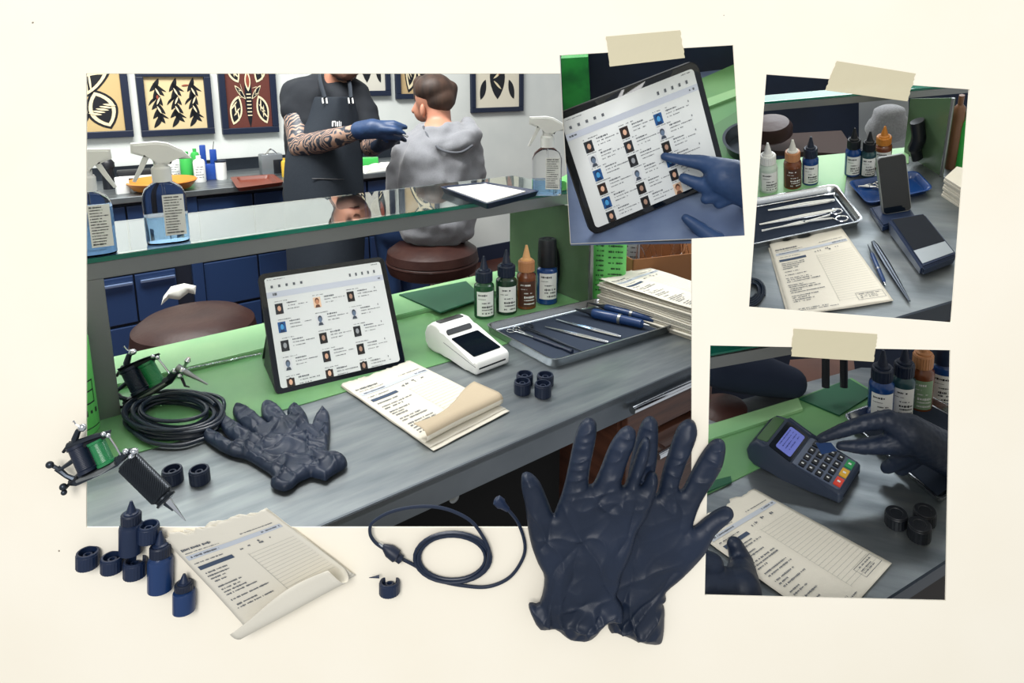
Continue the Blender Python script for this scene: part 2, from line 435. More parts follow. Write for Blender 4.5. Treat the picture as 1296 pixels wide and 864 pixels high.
# pale green sheet on the rear half
sh = thing('green_counter_sheet', 'pale green plastic sheet covering the rear strip of the steel counter', 'sheet', fr=CF)
def Lc(px, py, h=0): return CF.on(px, py, h)
Mgs = mat('pale_green_plastic_sheet', '8cb381', 0.36, col2='72a574', cscale=5, spec=0.35, bump=0.04, bscale=12)
a, b_, c = Lc(300, 500), Lc(140, 522), Lc(560, 392)
ymid = 0.44
bm = new(); prism(bm, [(xl(0.33) + 0.03, 0.33), (c.x - 0.02, 0.30), (0.93, 0.34), (0.93, 0.56), (xl(0.56) + 0.03, 0.56)], 0.0, 0.0015)
obj('sheet', bm, mat('green_plastic_sheet', '66935f', 0.34, col2='558559', cscale=6, spec=0.35), sh, smooth=False)
bm = new(); prism(bm, [(xl(0.56) + 0.03, 0.56), (0.93, 0.56), (0.93, 0.70), (xl(0.70) + 0.03, 0.70)], 0.0, 0.012, bev=0.002)
obj('raised_edge', bm, Mgs, sh, smooth=False)
# dark green cutting mat
tag(obj('rubber_mat', (lambda bm: (prism(bm, [(p.x, p.y) for p in (Lc(505, 374, .012), Lc(557, 397, .012), Lc(612, 378, .012), Lc(590, 357, .012))], 0.012, 0.016, bev=0.001), bm)[1])(new()),
        mat('dark_green_rubber', '1d5239', 0.5), fr=CF), 'dark green flat mat on the pale green strip beside the tablet', 'mat')
# under counter: panel blackened to give the shade there, and walnut drawers
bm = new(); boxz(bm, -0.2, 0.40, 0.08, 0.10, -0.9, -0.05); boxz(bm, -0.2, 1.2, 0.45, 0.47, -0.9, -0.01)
tag(obj('under_counter_panel', bm, mat('under_counter_shade', '050505', 0.6, col2='090808', cscale=3, spec=0.15), fr=CF), 'near-black panel standing in for the shade below the steel counter', 'panel')
kn = CF.plane(567, 622, V((0, 0.08, 0)), nY)
k_ = tag(obj('cabinet_knob', (lambda bm: (lathe(bm, [(0.003, 0), (0.003, 0.012), (0.009, 0.014), (0.009, 0.02), (0.004, 0.023)], 20, T(kn.x, 0.081, kn.z) @ Rot(PI / 2, 'X')), bm)[1])(new()), M_rail, fr=CF), 'small pale knob on the dark panel under the counter', 'knob')
dx0 = CF.plane(784, 540, V((0, 0.02, 0)), nY).x
cb = thing('drawer_cabinet', 'walnut drawer cabinet under the right end of the counter', 'cabinet', fr=CF)
bm = new(); boxz(bm, dx0, 0.76, 0.025, 0.43, -0.9, -0.05); obj('body', bm, M_wood, cb, smooth=False)
zt = -0.062
for k, (px, py) in enumerate(((800, 519), (832, 577))):
    h0 = CF.plane(px, py, V((0, -0.01, 0)), nY)
    bm = new(); boxz(bm, dx0 + 0.008, 0.75, 0.008, 0.024, h0.z - 0.075, min(h0.z + 0.03, -0.05), bev=0.002)
    dr = obj('drawer', bm, M_wood, cb, smooth=False)
    bm = new(); tube(bm, [(h0.x, -0.01, h0.z), (min(h0.x + 0.42, .74), -0.01, h0.z)], 0.0075, 14)
    for xx in (0.03, 0.2): tube(bm, [(h0.x + xx, -0.01, h0.z), (h0.x + xx, 0.01, h0.z)], 0.004, 8)
    obj('handle', bm, M_chrome, dr)
# glass shelf on steel rail, post and green end panel
pb = Lc(140, 525); zs = CF.rise(pb, 352)
pf = Lc(746, 386)
ys = pb.y - 0.012
shf = thing('glass_shelf', 'long clear glass shelf on a steel rail above the counter', 'shelf', fr=CF)
x0s = xl(ys) + 0.02; x1s = pf.x + 0.02
zr0, zr1 = zs, zs + 0.028
bm = new(); prism(bm, [(x0s, ys), (x1s, ys), (x1s, ys + 0.02), (x0s, ys + 0.02)], zr0, zr1, bev=0.0015); obj('rail', bm, M_rail, shf, smooth=False)
gy1 = ys + 0.27
bm = new(); prism(bm, [(x0s, ys - 0.004), (x1s + 0.02, ys - 0.004), (x1s + 0.02, gy1), (xl(gy1) + 0.02, gy1)], zr1 + 0.001, zr1 + 0.009)
obj('glass_pane', bm, M_glass, shf, smooth=False)
bm = new(); prism(bm, [(x0s, ys - 0.0065), (x1s + 0.02, ys - 0.0065), (x1s + 0.02, ys - 0.0045), (x0s, ys - 0.0045)], zr1 + 0.001, zr1 + 0.0085)
obj('front_edge', bm, M_glassedge, shf, smooth=False)
bm = new(); boxz(bm, pb.x - 0.019, pb.x + 0.014, ys, ys + 0.022, 0, zr0, bev=0.001); obj('post', bm, M_rail, shf, smooth=False)
zg = zr1 + 0.009                                              # top of the glass
ep = thing('green_end_panel', 'olive green translucent end panel under the right end of the glass shelf', 'panel', fr=CF)
pbk = Lc(641, 345)
bm = new(); boxz(bm, pf.x - 0.004, pf.x, pf.y, pf.y + 0.32, 0.0, zr0 - 0.001); obj('sheet', bm, mat('olive_green_panel', '4d6449', 0.25, col2='435a44', cscale=4, spec=0.6), ep, smooth=False)
bm = new(); boxz(bm, pf.x - 0.006, pf.x + 0.003, pf.y - 0.006, pf.y, 0.0, zr0 - 0.001); obj('edge_trim', bm, M_rail, ep, smooth=False)
print('shelf z', zs, 'glass', zg, 'panel', pf, pbk, 'yback shelf', ys)
# brown panel to the right behind
wp = CF.on(810, 370)
bm = new(); boxz(bm, CF.plane(806, 340, V((0, .78, 0)), nY).x, 2.2, 0.78, 0.82, -0.9, 0.5)
tag(obj('walnut_partition', bm, M_wood, fr=CF), 'dark walnut partition behind the right end of the counter', 'partition')

# ---------------------------------------------------------------- back cabinets and back counter
bxr = atY(575, 240, YB).x
bc = thing('back_cabinet', 'long navy base cabinet against the back wall below the framed pictures', 'cabinet', fr=CF)
xL = -1.9
bm = new(); boxz(bm, xL, bxr, YB + 0.02, YW - 0.002, -0.88, -0.03); obj('body', bm, M_cabd, bc, smooth=False)
def cabx(px, py=380): return atY(px, py, YB).x
segs = [('drawer', 60, 172, 0), ('drawer', 174, 226, 0), ('door', 262, 330, 0), ('door', 332, 402, 0), ('door', 404, 470, 0), ('door', 472, 570, 0)]
zh = atY(170, 352, YB).z; zl = atY(170, 408, YB).z
bm = new(); boxz(bm, cabx(247), cabx(261), YB - 0.01, YB + 0.03, -0.88, -0.03, bev=0.002); obj('stile', bm, M_cab, bc, smooth=False)
for nm, p0, p1, _ in segs:
    xa, xb = cabx(p0), cabx(p1)
    for (z0, z1, hn) in ((zh + 0.03, -0.05, 0), (zl, zh + 0.015, 1), (-0.86, zl - 0.015, 0)):
        bm = new(); boxz(bm, xa, xb, YB, YB + 0.022, z0, z1, bev=0.004); d_ = obj(nm, bm, M_cab, bc, smooth=False)
        if hn and p0 < 240:
            bm = new(); boxz(bm, xa + 0.02, xb - 0.005, YB - 0.022, YB - 0.008, z1 - 0.04, z1 - 0.025, bev=0.003)
            obj('handle', bm, mat('blue_steel', '8fa6cf', 0.3, 0.8), d_, smooth=False)
wt = thing('back_worktop', 'steel worktop along the back wall holding bottles, bowl and trays', 'worktop', fr=CF)
bm = new(); boxz(bm, xL, bxr + 0.03, YB - 0.03, YW - 0.002, -0.03, 0.0, bev=0.003); obj('top', bm, M_steel, wt, smooth=False)
bm = new(); boxz(bm, xL, bxr + 0.03, YW - 0.02, YW - 0.003, 0.0, 0.07); obj('splashback', bm, M_darksteel, wt, smooth=False)
# ---------------------------------------------------------------- builders used in every picture
def bodybase(fr, px, py, r, h=0):
    p = fr.on(px, py, h); return p + fr.away(p) * r
def up_rot(fr, p):
    """rotation about z that turns local -Y to the viewer"""
    d = fr.away(p); return math.atan2(d.y, d.x) - PI / 2
def lab_patch(bm, r, z0, z1, a0, a1, n=10, off=0.0006, sy=1):
    for i in range(n):
        t0, t1 = a0 + (a1 - a0) * i / n, a0 + (a1 - a0) * (i + 1) / n; R_ = r + off
        poly3(bm, [(R_ * math.cos(t), R_ * sy * math.sin(t), z) for t, z in ((t0, z0), (t1, z0), (t1, z1), (t0, z1))])
def label_map(r, z0, z1, a0, a1, off=0.0012, sy=1):
    def f(u, v):
        t = a0 + (a1 - a0) * u; return V(((r + off) * math.cos(t), (r + off) * sy * math.sin(t), z1 + (z0 - z1) * v))
    return f
def label_marks(bm, f, seed, rows, asp=1.0):
    rnd = random.Random(seed)
    for v, h, l, u0 in rows: scrawl(bm, f, u0, min(u0 + l, .95), v, h * asp, rnd, 0.9)
ROWS = [(0.14, .08, .55, .1), (0.30, .03, .4, .1), (0.46, .05, .45, .3), (0.62, .09, .6, .3), (0.74, .06, .6, .3), (0.88, .07, .6, .3)]
def ink_bottle(fr, px, py, ytop, wpx, label, group, mb, mc, mn=None, lab=True, mlab=None, tall_cap=False, h=0, seed=1, name='ink_bottle', lz=(0.06, 0.46)):
    p0 = fr.on(px, py, h); r = wpx / 2 / fr.ppm(p0); p = p0 + fr.away(p0) * r; H = fr.rise(p, ytop)
    t = thing(name, label, 'bottle', fr, (p.x, p.y, h), up_rot(fr, p), group)
    bm = new(); z = lambda k: k * H
    lathe(bm, [(r * .86, 0), (r, .02 * H), (r, .50 * H), (r * .95, .54 * H), (r * .72, .575 * H), (r * .68, .60 * H)], 32); obj('body', bm, mb, t)
    if lab:
        a0, a1 = -PI / 2 - .75, -PI / 2 + 1.05
        bm = new(); lab_patch(bm, r, lz[0] * H, lz[1] * H, a0, a1); lb = obj('label', bm, mlab or M_label, t)
        bm = new(); label_marks(bm, label_map(r, lz[0] * H, lz[1] * H, a0, a1), seed, ROWS); obj('printing', bm, M_inkd if not mlab else M_label, lb, smooth=False)
    bm = new()
    if tall_cap:
        lathe(bm, [(r * .9, .585 * H), (r * .92, .60 * H), (r * .84, .98 * H), (r * .80, H), (r * .5, H), (r * .45, .985 * H)], 32); obj('cap', bm, mc, t)
    else:
        rc = r * .82; n = 48; rings = []
        for zz, k in ((.59, .97), (.60, 1), (.745, 1), (.765, .93)):
            rings.append([V((rc * k * (1 + (.035 if i % 2 and .6 <= zz < .75 else 0)) * math.cos(2 * PI * i / n), rc * k * (1 + (.035 if i % 2 and .6 <= zz < .75 else 0)) * math.sin(2 * PI * i / n), zz * H)) for i in range(n)])
        ring_loft(bm, rings); cp = obj('cap', bm, mc, t, sharp=20)
        bm = new(); lathe(bm, [(r * .62, .76 * H), (r * .6, .785 * H), (r * .42, .80 * H), (r * .30, .88 * H), (r * .15, .975 * H), (r * .12, H)], 24); obj('nozzle', bm, mn or mc, cp)
    return t
def cap_mesh(r, H, closed=False):
    bm = new(); n = 48; rings = []
    def ring(k, z, rib=True): return [V((r * k * (1 + (.03 if rib and i % 2 else 0)) * math.cos(2 * PI * i / n), r * k * (1 + (.03 if rib and i % 2 else 0)) * math.sin(2 * PI * i / n), z * H)) for i in range(n)]
    rings = [ring(.97, 0), ring(1, .04), ring(1, .85), ring(.97, .88, False), ring(.97, .97, False), ring(.92, 1, False)]
    if closed: rings += [ring(.6, 1.0, False), ring(.55, .96, False)]
    else: rings += [ring(.78, 1, False), ring(.74, .55, False), ring(.42, .55, False), ring(.40, .8, False), ring(.25, .8, False), ring(.22, .55, False)]
    ring_loft(bm, rings); return bm
def ink_cap(fr, px, py, ytop, wpx, label, group, m, closed=False, cat='cap'):
    p0 = fr.on(px, py); r = wpx / 2 / fr.ppm(p0); p = p0 + fr.away(p0) * r * .9; 
    far = p + fr.away(p) * r * .9; H = fr.rise(far, ytop)
    o = obj('ink_cup', cap_mesh(r, H, closed), m, fr=fr, M=T(p.x, p.y, 0), sharp=18)
    return tag(o, label, cat, group)
def pan(bm, C4, depth, wall, flare, rr, z0=0.0):
    """open tray on four corners (rim), rounded corners"""
    c = sum((V(p) for p in C4), V((0, 0))) / 4
    def ring(k, z):
        out = []
        for i in range(4):
            a, b, d = V(C4[i - 1]), V(C4[i]), V(C4[(i + 1) % 4])
            u = (a - b).normalized(); v = (d - b).normalized()
            s = max(rr - k * .4, rr * .3); ctr_ = b + (u + v) * k
            p1, p2 = ctr_ + u * s, ctr_ + v * s
            for j in range(6):
                t = j / 5; q_ = p1 * (1 - t) ** 2 + ctr_ * 2 * t * (1 - t) + p2 * t * t; out.append(V((q_.x, q_.y, z)))
        return out
    ring_loft(bm, [ring(flare, z0), ring(flare * .8, z0 + depth * .1), ring(0.0015, z0 + depth * .93), ring(0, z0 + depth), ring(wall * .6, z0 + depth * 1.03), ring(wall, z0 + depth), ring(wall + flare * .8, z0 + depth * .2), ring(wall + flare * 1.1, z0 + 0.0025)])
    return ring
def flat(fr, pts, h): return [(p.x, p.y) for p in (fr.on(x, y, h) for x, y in pts)]
def curve_pts(fr, pts, h, n=6, hs=None): return spline([fr.on(p[0], p[1], p[2] if len(p) > 2 else h) for p in pts], n)
# ------------ a printed form with torn head and optional rolled foot
def form(fr, C4, label, name='intake_form', group=None, curl=0.0, z=0.001, seed=3, wav=0.0015, sheets=2, box_=True, mroll=None, mpaper=None, cr=None, edge=0.012, back=None, text=True):
    """C4: picks of top-left, top-right, bottom-right, bottom-left"""
    P = [fr.on(*p) for p in C4]
    t = thing(name, label, 'form', fr, (0, 0, 0), 0, group)
    A = sum(P, V((0, 0, 0))) / 4
    t.matrix_world = fr.M @ T(A.x, A.y, 0); 
    P = [p - V((A.x, A.y, 0)) for p in P]
    Lh = ((P[3] - P[0]).length + (P[2] - P[1]).length) / 2
    vc = 1 - curl; R_ = cr or 0.016
    dv = ((P[3] - P[0]) + (P[2] - P[1])).normalized()
    if curl: P[3] = P[3] - dv * R_; P[2] = P[2] - dv * R_
    def f(u, v, off=0.0, k=0):
        vv = min(v / vc, 1.0); p = (P[0] * (1 - u) + P[1] * u) * (1 - vv) + (P[3] * (1 - u) + P[2] * u) * vv
        hz = z + wav * (math.sin(5 * u + 3 * v + seed + k) + 1) * .5 + wav * .6 * noise.noise(V((u * 3, v * 3, seed + k)))+ .0004
        if v > vc and curl:
            s = (v - vc) / vc * Lh; a = min(s / R_, PI * 1.02); rest = s - a * R_
            rest *= .55 + .75 * u + .35 * math.sin(u * 5 + seed)
            p = p + dv * (R_ * math.sin(a) + math.cos(a) * rest); hz += R_ * (1 - math.cos(a)) + math.sin(a) * rest * .6
            nrm = dv * (-math.sin(a)) + V((0, 0, math.cos(a)))
            return V((p.x, p.y, max(hz, .001))) + nrm * off
        return V((p.x, p.y, hz + off))
    rnd = random.Random(seed)
    nu, nv = 24, 44
    for k in range(sheets):
        bm = new(); g = []
        dz = -0.0 - .0012 * k
        for j in range(nv + 1):
            row = []
            for i in range(nu + 1):
                u, v = i / nu, j / nv
                if k: v = v * (1.0 + .0 * k)
                torn = edge * 4 * (noise.noise(V((u * 5 + seed, k * 7.1, 0))) * .7 + .5 * noise.noise(V((u * 17, k, seed)))) if v < .12 else 0
                vv = v - torn * (1 - v / .12) if v < .12 else v
                p = f(u + (.012 * k * (1 if k % 2 else -1)) + .004 * noise.noise(V((v * 12, k, seed + 5))), vv if not k else vv if curl else vv + .01 * k, 0, k)
                if k and (not curl or vv <= vc): p = p + V((0, 0, dz + .0)); 
                if k and curl: p = P[0].lerp(P[1], u).lerp(P[3].lerp(P[2], u), vv * (1 + .035 * k)) + dv * R_ * vv * .8; p = V((p.x, p.y, z * (1 - k / (sheets + .5)) + .0015 * (noise.noise(V((u * 4, vv * 6, k * 3))) + .6)))
                p.z = max(p.z, 0.0003 + .0002 * (sheets - k)); row.append(bm.verts.new(p))
            g.append(row)
        for j in range(nv):
            for i in range(nu): bm.faces.new((g[j][i], g[j][i + 1], g[j + 1][i + 1], g[j + 1][i]))
        o = obj('sheet', bm, mpaper or M_paper, t, sharp=60)
        sm = o.modifiers.new('s', 'SOLIDIFY'); sm.thickness = 0.0003; sm.offset = -1
        if k == 0:
            top = o
            if mroll and curl:
                o.data.materials.append(mroll)
                for i_, pl in enumerate(o.data.polygons):
                    if (i_ // nu) / nv > vc + .05: pl.material_index = 1
    if not text: return t, f
    of = 0.0006; F_ = lambda u, v: f(u, v, of)
    bm = new(); q(bm, F_, .04, .165, .97, .20, 12); obj('heading_band', bm, M_band, top, smooth=False)
    bm = new(); q(bm, F_, .06, .262, .40, .292, 6); obj('heading_bar', bm, M_bar, top, smooth=False)
    of = 0.001
    bm = new(); scrawl(bm, F_, .05, .34, .118, .020, rnd, .97); scrawl(bm, F_, .62, .93, .135, .009, rnd, .9); scrawl(bm, F_, .05, .40, .148, .008, rnd, .8)
    scrawl(bm, F_, .08, .36, .182, .014, rnd, .9); scrawl(bm, F_, .78, .96, .18, .014, rnd, .9)
    scrawl(bm, F_, .06, .34, .235, .010, rnd, .8)
    y = .325
    vmax = min(vc - .02, .93)
    while y < vmax - .04:
        scrawl(bm, F_, .07 + .01 * rnd.random(), rnd.uniform(.2, .46), y, .013, rnd, .88); y += rnd.choice((.024, .026, .045))
    for (u, v) in ((.5, .25), (.56, .245), (.66, .235), (.68, .255), (.78, .245)): scrawl(bm, F_, u, u + .04, v, .02, rnd, .7)
    if box_ and not curl:
        for (a, b, c, d) in ((.70, .87, .97, .873), (.70, .95, .97, .953), (.70, .87, .703, .953), (.967, .87, .97, .953)): q(bm, F_, a, b, c, d)
        scrawl(bm, F_, .73, .93, .888, .012, rnd); scrawl(bm, F_, .73, .9, .91, .01, rnd); scrawl(bm, F_, .73, .9, .93, .01, rnd)
        scrawl(bm, F_, .1, .5, .965, .01, rnd, .8); scrawl(bm, F_, .1, .4, .945, .012, rnd, .8)
    obj('printing', bm, M_ink, top, smooth=False)
    bm = new(); y = .31
    while y < vmax:
        q(bm, F_, .52, y, .96, y + .0022, 5); y += .029
    q(bm, F_, .52, .3, .523, vmax)
    obj('ruled_lines', bm, M_rule, top, smooth=False)
    return t, f
# ------------ tablets
PHOTO = [('1b232c', 'c59a82', '241a17'), ('2a1d1b', 'd3a78d', '1b1210'), ('1d4f86', '3f8fc6', '0d2c55'), ('14171c', '8b8f94', '23262b'), ('101418', '9a7b6a', '1a1412'), ('c9ccd0', '5e6f86', '3b4350'), ('d9b99c', 'b98264', '5a3a2b')]
def tablet(fr, BL, BR, TL, TR, leans, label, cat='tablet', clipM=None, nrows=5, cols3=None, h0=0.0, thick=0.007, seed=4, stand=True):
    A, B = fr.on(*BL, h0), fr.on(*BR, h0); ex = (B - A).normalized(); W = (B - A).length
    hz = V((0, 0, 1)).cross(ex)                       # horizontal, pointing away from the viewer
    best = None
    for deg in range(*leans):
        a = math.radians(deg); ey = hz * math.cos(a) + V((0, 0, 1)) * math.sin(a); n = ex.cross(ey)
        tl, tr = fr.plane(*TL, A, n) - A, fr.plane(*TR, A, n) - A
        e = abs(tl.dot(ex)) + abs(tr.dot(ex) - W) + abs(tl.dot(ey) - tr.dot(ey))
        if best is None or e < best[0]: best = (e, deg, ey, n, (tl.dot(ey) + tr.dot(ey)) / 2, tl.dot(ex), tr.dot(ex) - W)
    e, deg, ey, n, H, s0, s1 = best
    print('tablet lean', deg, 'W', W, 'H', H, 'skew', s0, s1)
    x_off = (s0) * 0.5; A = A + ex * x_off * 0.0; 
    t = thing('tablet', label, cat, fr, M=cols(ex, ey, n, A))
    bm = new(); prism(bm, rrect(W, H, .012, 6, W / 2, H / 2), -thick, 0, bev=.0012); obj('case', bm, M_black, t)
    bz = W * .042
    bm = new(); prism(bm, rrect(W - .003, H - .003, .011, 6, W / 2, H / 2), 0, .0006); obj('bezel', bm, M_screen, t)
    bm = new(); prism(bm, rrect(W - 2 * bz, H - 2 * bz, .005, 5, W / 2, H / 2), .0006, .0010); dp = obj('display', bm, M_display, t)
    w_, h_ = W - 2 * bz, H - 2 * bz
    def f(u, v, z=.0013): return V((bz + u * w_, bz + (1 - v) * h_, z))
    rnd = random.Random(seed)
    bm = new(); q(bm, f, 0.0, .135, 1, .19); obj('search_bar', bm, mat('screen_lavender_grey', 'b4bac6', .4, emit=.1), dp, smooth=False)
    g2 = lambda u, v: f(u, v, .0017)
    bm = new(); scrawl(bm, g2, .02, .16, .02, .008, rnd); scrawl(bm, g2, .90, .97, .02, .01, rnd)
    for k in range(5): q(bm, g2, .04 + .06 * k, .075, .058 + .06 * k, .1)
    for k in range(5): q(bm, g2, .70 + .055 * k, .075, .715 + .055 * k, .105)
    scrawl(bm, g2, .02, .08, .16, .025, rnd)
    scrawl(bm, g2, .93, .97, .165, .02, rnd)
    C_ = cols3 or ((.05, .36, .65), .17)
    k = 0
    for r_ in range(nrows):
        for c in range(3):
            u = C_[0][c]; v = .25 + r_ * C_[1] - (.0)
            if v > .97: continue
            scrawl(bm, g2, u, u + .11, v - .02, .008, rnd); scrawl(bm, g2, u + .095, u + .18, v + .005, .014, rnd, 1)
            scrawl(bm, g2, u + .095, u + .27, v + .032, .009, rnd); scrawl(bm, g2, u + .095, u + .19, v + .062, .009, rnd)
            b_, s_, hh = PHOTO[rnd.randrange(7)] if (r_ + c) else PHOTO[0]
            x0, y0, x1, y1 = u, v, u + .062, min(v + .098, 1.0)
            bq_ = new(); q(bq_, f, x0, y0, x1, y1); ph = obj('contact_photo', bq_, mat('photo_' + b_, b_, .5, emit=.05), dp, smooth=False)
            bq_ = new(); cx_, cy_ = (x0 + x1) / 2, y0 + (y1 - y0) * .48
            for (dx, dy, rx, ry, zz, cc) in ((0, -.010, .018, .031, .0016, hh), (0, 0, .014, .025, .0019, s_)):
                bb = new(); c0 = f(cx_ + dx, cy_ + dy, zz); disc(bb, T(*c0), rx * w_, ry * h_, 14); obj('face', bb, mat('photo_' + cc, cc, .5, emit=.05), ph, smooth=False)
            bb = new(); poly3(bb, [f(*p_, .0018) for p_ in ((x0 + .01, y1), (x1 - .01, y1), (x1 - .018, y1 - .026), (x0 + .018, y1 - .026))]); obj('shoulders', bb, mat('photo_' + hh, hh, .5), ph, smooth=False)
            bq_.free(); k += 1
        for uu in (.9,): q(bm, g2, uu, .25 + r_ * C_[1] - .01, uu + .006, .25 + r_ * C_[1] + .006)
    obj('screen_text', bm, M_ink, dp, smooth=False)
    if stand:
        bm = new()
        prism(bm, [(0.0, 0.0), (0.0, H * .97), (-.002, H * .97), (-.002, 0)], 0, 0.001, cols((0, 0, 1), (0, 1, 0), (-1, 0, 0), (0.006, 0, -thick)))
        bm.free(); bm = new()
        # folded rear flap reaching the counter behind
        hb = -hz; loc = lambda p: V((p.dot(ex), p.dot(ey), p.dot(n)))
        top = V((0, H * .55, -thick - .001)); foot = loc(hz * H * .78) + V((0, 0, 0))
        fl = [V((.004, top.y, top.z)), V((W - .004, top.y, top.z)), V((W - .004, foot.y, foot.z)), V((.004, foot.y, foot.z))]
        poly3(bm, fl); o = obj('stand_flap', bm, M_black, t, smooth=False); sm = o.modifiers.new('s', 'SOLIDIFY'); sm.thickness = .003
        bm = new(); fr_ = [V((.002, 0, -thick - .0005)), V((.002, H * .5, -thick - .0005)), loc(hz * H * .62) + V((.002, 0, 0))]
        poly3(bm, fr_); bb = [p + V((.012, 0, 0)) for p in fr_]; bm.free()
        bm = new(); vs = [bm.verts.new(p) for p in fr_ + bb]; 
        for ids in ((0, 1, 2), (5, 4, 3), (0, 3, 4, 1), (1, 4, 5, 2), (2, 5, 3, 0)): bm.faces.new([vs[i] for i in ids])
        obj('stand_gusset', bm, M_black, t, smooth=False)
    return t, dict(A=A, ex=ex, ey=ey, n=n, W=W, H=H)

# ---------------------------------------------------------------- main picture: things on the counter
tb, _ = tablet(CF, (349, 501), (514, 462), (311, 352), (484, 322), (60, 96, 1), 'large tablet in a black folio standing on the steel counter, beside the white card reader')
# white card reader with paper roll hump
def reader_body(L, W, prof, m, t, nm='body'):
    bm = new(); a = [bm.verts.new((-W / 2, y, z)) for y, z in prof]; b = [bm.verts.new((W / 2, y, z)) for y, z in prof]
    f1 = bm.faces.new(a); f2 = bm.faces.new(list(reversed(b))); n = len(prof)
    for i in range(n): bm.faces.new((a[i], b[i], b[(i + 1) % n], a[(i + 1) % n]))
    bmesh.ops.bevel(bm, geom=list(f1.edges) + list(f2.edges), offset=W * .07, segments=4, affect='EDGES', profile=.5)
    return obj(nm, bm, m, t, sharp=50)
FL, FR_, BL_ = CF.on(603, 477), CF.on(652, 464), CF.on(545, 444)
ax = (FL - BL_).normalized(); L_ = (FL - BL_).length; W_ = (FR_ - FL).length
rx = V((ax.y, -ax.x, 0)); rx = rx if rx.dot(FR_ - FL) > 0 else -rx
print('reader L', L_, 'W', W_, 'orth', (FR_ - FL).normalized().dot(ax))
W_ = 0.083; L_ = 0.175
def slope_pt(prof_top, y): 
    for (y0, z0), (y1, z1) in zip(prof_top, prof_top[1:]):
        if y <= y1 or (y1, z1) == prof_top[-1]: return z0 + (z1 - z0) * (y - y0) / (y1 - y0)
c0 = FL + rx * W_ / 2 - V((0, 0, 0))
rd = thing('card_reader', 'white card reader with a dark sloping screen on the steel counter beside the tablet', 'card reader', CF, M=cols(rx, -ax * 1, V((0, 0, 1)), c0))
L = L_
prof = [(0, .006), (0, .024), (.006, .029), (.62 * L, .046), (.66 * L, .056), (.74 * L, .062), (.86 * L, .061), (.95 * L, .05), (L, .034), (.99 * L, .014), (.93 * L, .004), (.84 * L, 0), (.70 * L, .001), (.6 * L, .011), (.5 * L, .012), (.2 * L, .002), (.1 * L, 0), (.03 * L, .001)]
reader_body(L, W_, prof, M_white, rd)
tp = [(0.006, .029), (.62 * L, .046), (.66 * L, .056), (.74 * L, .062), (.86 * L, .061), (.95 * L, .05)]
def patch(y0, y1, x0, x1, off, m, nm, par, lift=.0015):
    bm = new(); z0, z1 = slope_pt(tp, y0), slope_pt(tp, y1)
    a = math.atan2(z1 - z0, y1 - y0); l = math.hypot(y1 - y0, z1 - z0)
    prism(bm, rrect(x1 - x0, l, .003, 4), -0.002, lift, T((x0 + x1) / 2, (y0 + y1) / 2, (z0 + z1) / 2 + off) @ Rot(a, 'X')); return obj(nm, bm, m, par)
patch(.10 * L, .52 * L, -W_ * .40, W_ * .40, 0, M_screen, 'screen', rd)
patch(.595 * L, .645 * L, -W_ * .36, W_ * .36, .0012, M_black, 'slot_strip', rd)
patch(.755 * L, .855 * L, -W_ * .36, W_ * .36, 0, M_screen, 'paper_cover', rd)
bm = new(); boxz(bm, -W_ * .42, W_ * .36, -.0006, .002, .0125, .0155); obj('card_slot', bm, M_black, rd)
bm = new(); tube(bm, [(-W_ / 2 - .0002, y, z) for y, z in ((.002, .018), (.3 * L, .026), (.6 * L, .034))], .0005, 6); obj('seam', bm, M_ink, rd)
# steel tray with mat
TC = flat(CF, [(612, 411), (700, 458), (856, 411), (757, 377)], .017)
tr = thing('instrument_tray', 'shallow polished steel tray holding tweezers, scissors and blue pens', 'tray', CF)
bm = new(); ring = pan(bm, TC, .019, .004, .005, .022); obj('pan', bm, M_steel2, tr, sharp=50)
ctr2 = sum((V(p) for p in TC), V((0, 0))) / 4
bm = new(); prism(bm, [tuple(ctr2 + (V(p) - ctr2) * .84) for p in TC], .003, .0045); obj('mat', bm, mat('navy_tray_mat', '1b2739', .8, bump=.1, bscale=300), tr, smooth=False)
def rod(nm, label, cat, pts, rs, m, h=.008, fr=CF, group=None, seg=10, flat_=1.0):
    bm = new(); P = [fr.on(x, y, h) for x, y in pts]
    tube(bm, P, rs, seg, flat=flat_); return tag(obj(nm, bm, m, fr=fr), label, cat, group)
def tweezers(fr, a, b, label, h=.008, m=None, group=None, open_=.003):
    A, B = fr.on(*a, h), fr.on(*b, h); d = (B - A); L = d.length; d.normalize(); n = V((-d.y, d.x, 0)); bm = new()
    for s in (1, -1): tube(bm, [A + n * s * .0006, A + d * L * .3 + n * s * open_ * .8, A + d * L * .6 + n * s * open_, B - d * .01 + n * s * .0012, B], [.0009, .002, .003, .003, .0024], 8)
    return tag(obj('tweezers', bm, m or M_chrome, fr=fr), label, 'tweezers', group)
def scissors(fr, a, b, label, h=.008, m=None, ring=.011, rpx=None, side=1, nm='scissors'):
    A, B = fr.on(*a, h), fr.on(*b, h); d = (B - A); L = d.length; d.normalize(); n = V((-d.y, d.x, 0)); bm = new()
    for s in (1, -1):
        c = B + n * s * ring * 1.15
        tube(bm, [A + n * s * .0005 + V((0, 0, s * .0006)), A + d * L * .5 - n * s * .0015, A + d * (L - .012) + n * s * ring * .5, c - d * ring], [.0008, .0024, .0017, .0015], 8)
        tube(bm, [c + d * ring * math.cos(k * PI / 9) + n * ring * .75 * math.sin(k * PI / 9) for k in range(18)], .0014, 8, closed=True)
    disc_ = T(*(A + d * L * .55)); lathe(bm, [(.002, -.001), (.002, .0028)], 12, disc_)
    return tag(obj(nm, bm, m or M_chrome, fr=fr), label, nm, None)
tweezers(CF, (704, 404), (786, 426), 'longest tweezers in the steel tray, lying next to the blue pens')
tweezers(CF, (690, 413), (770, 433), 'tweezers in the middle of the steel tray, tips to the upper left')
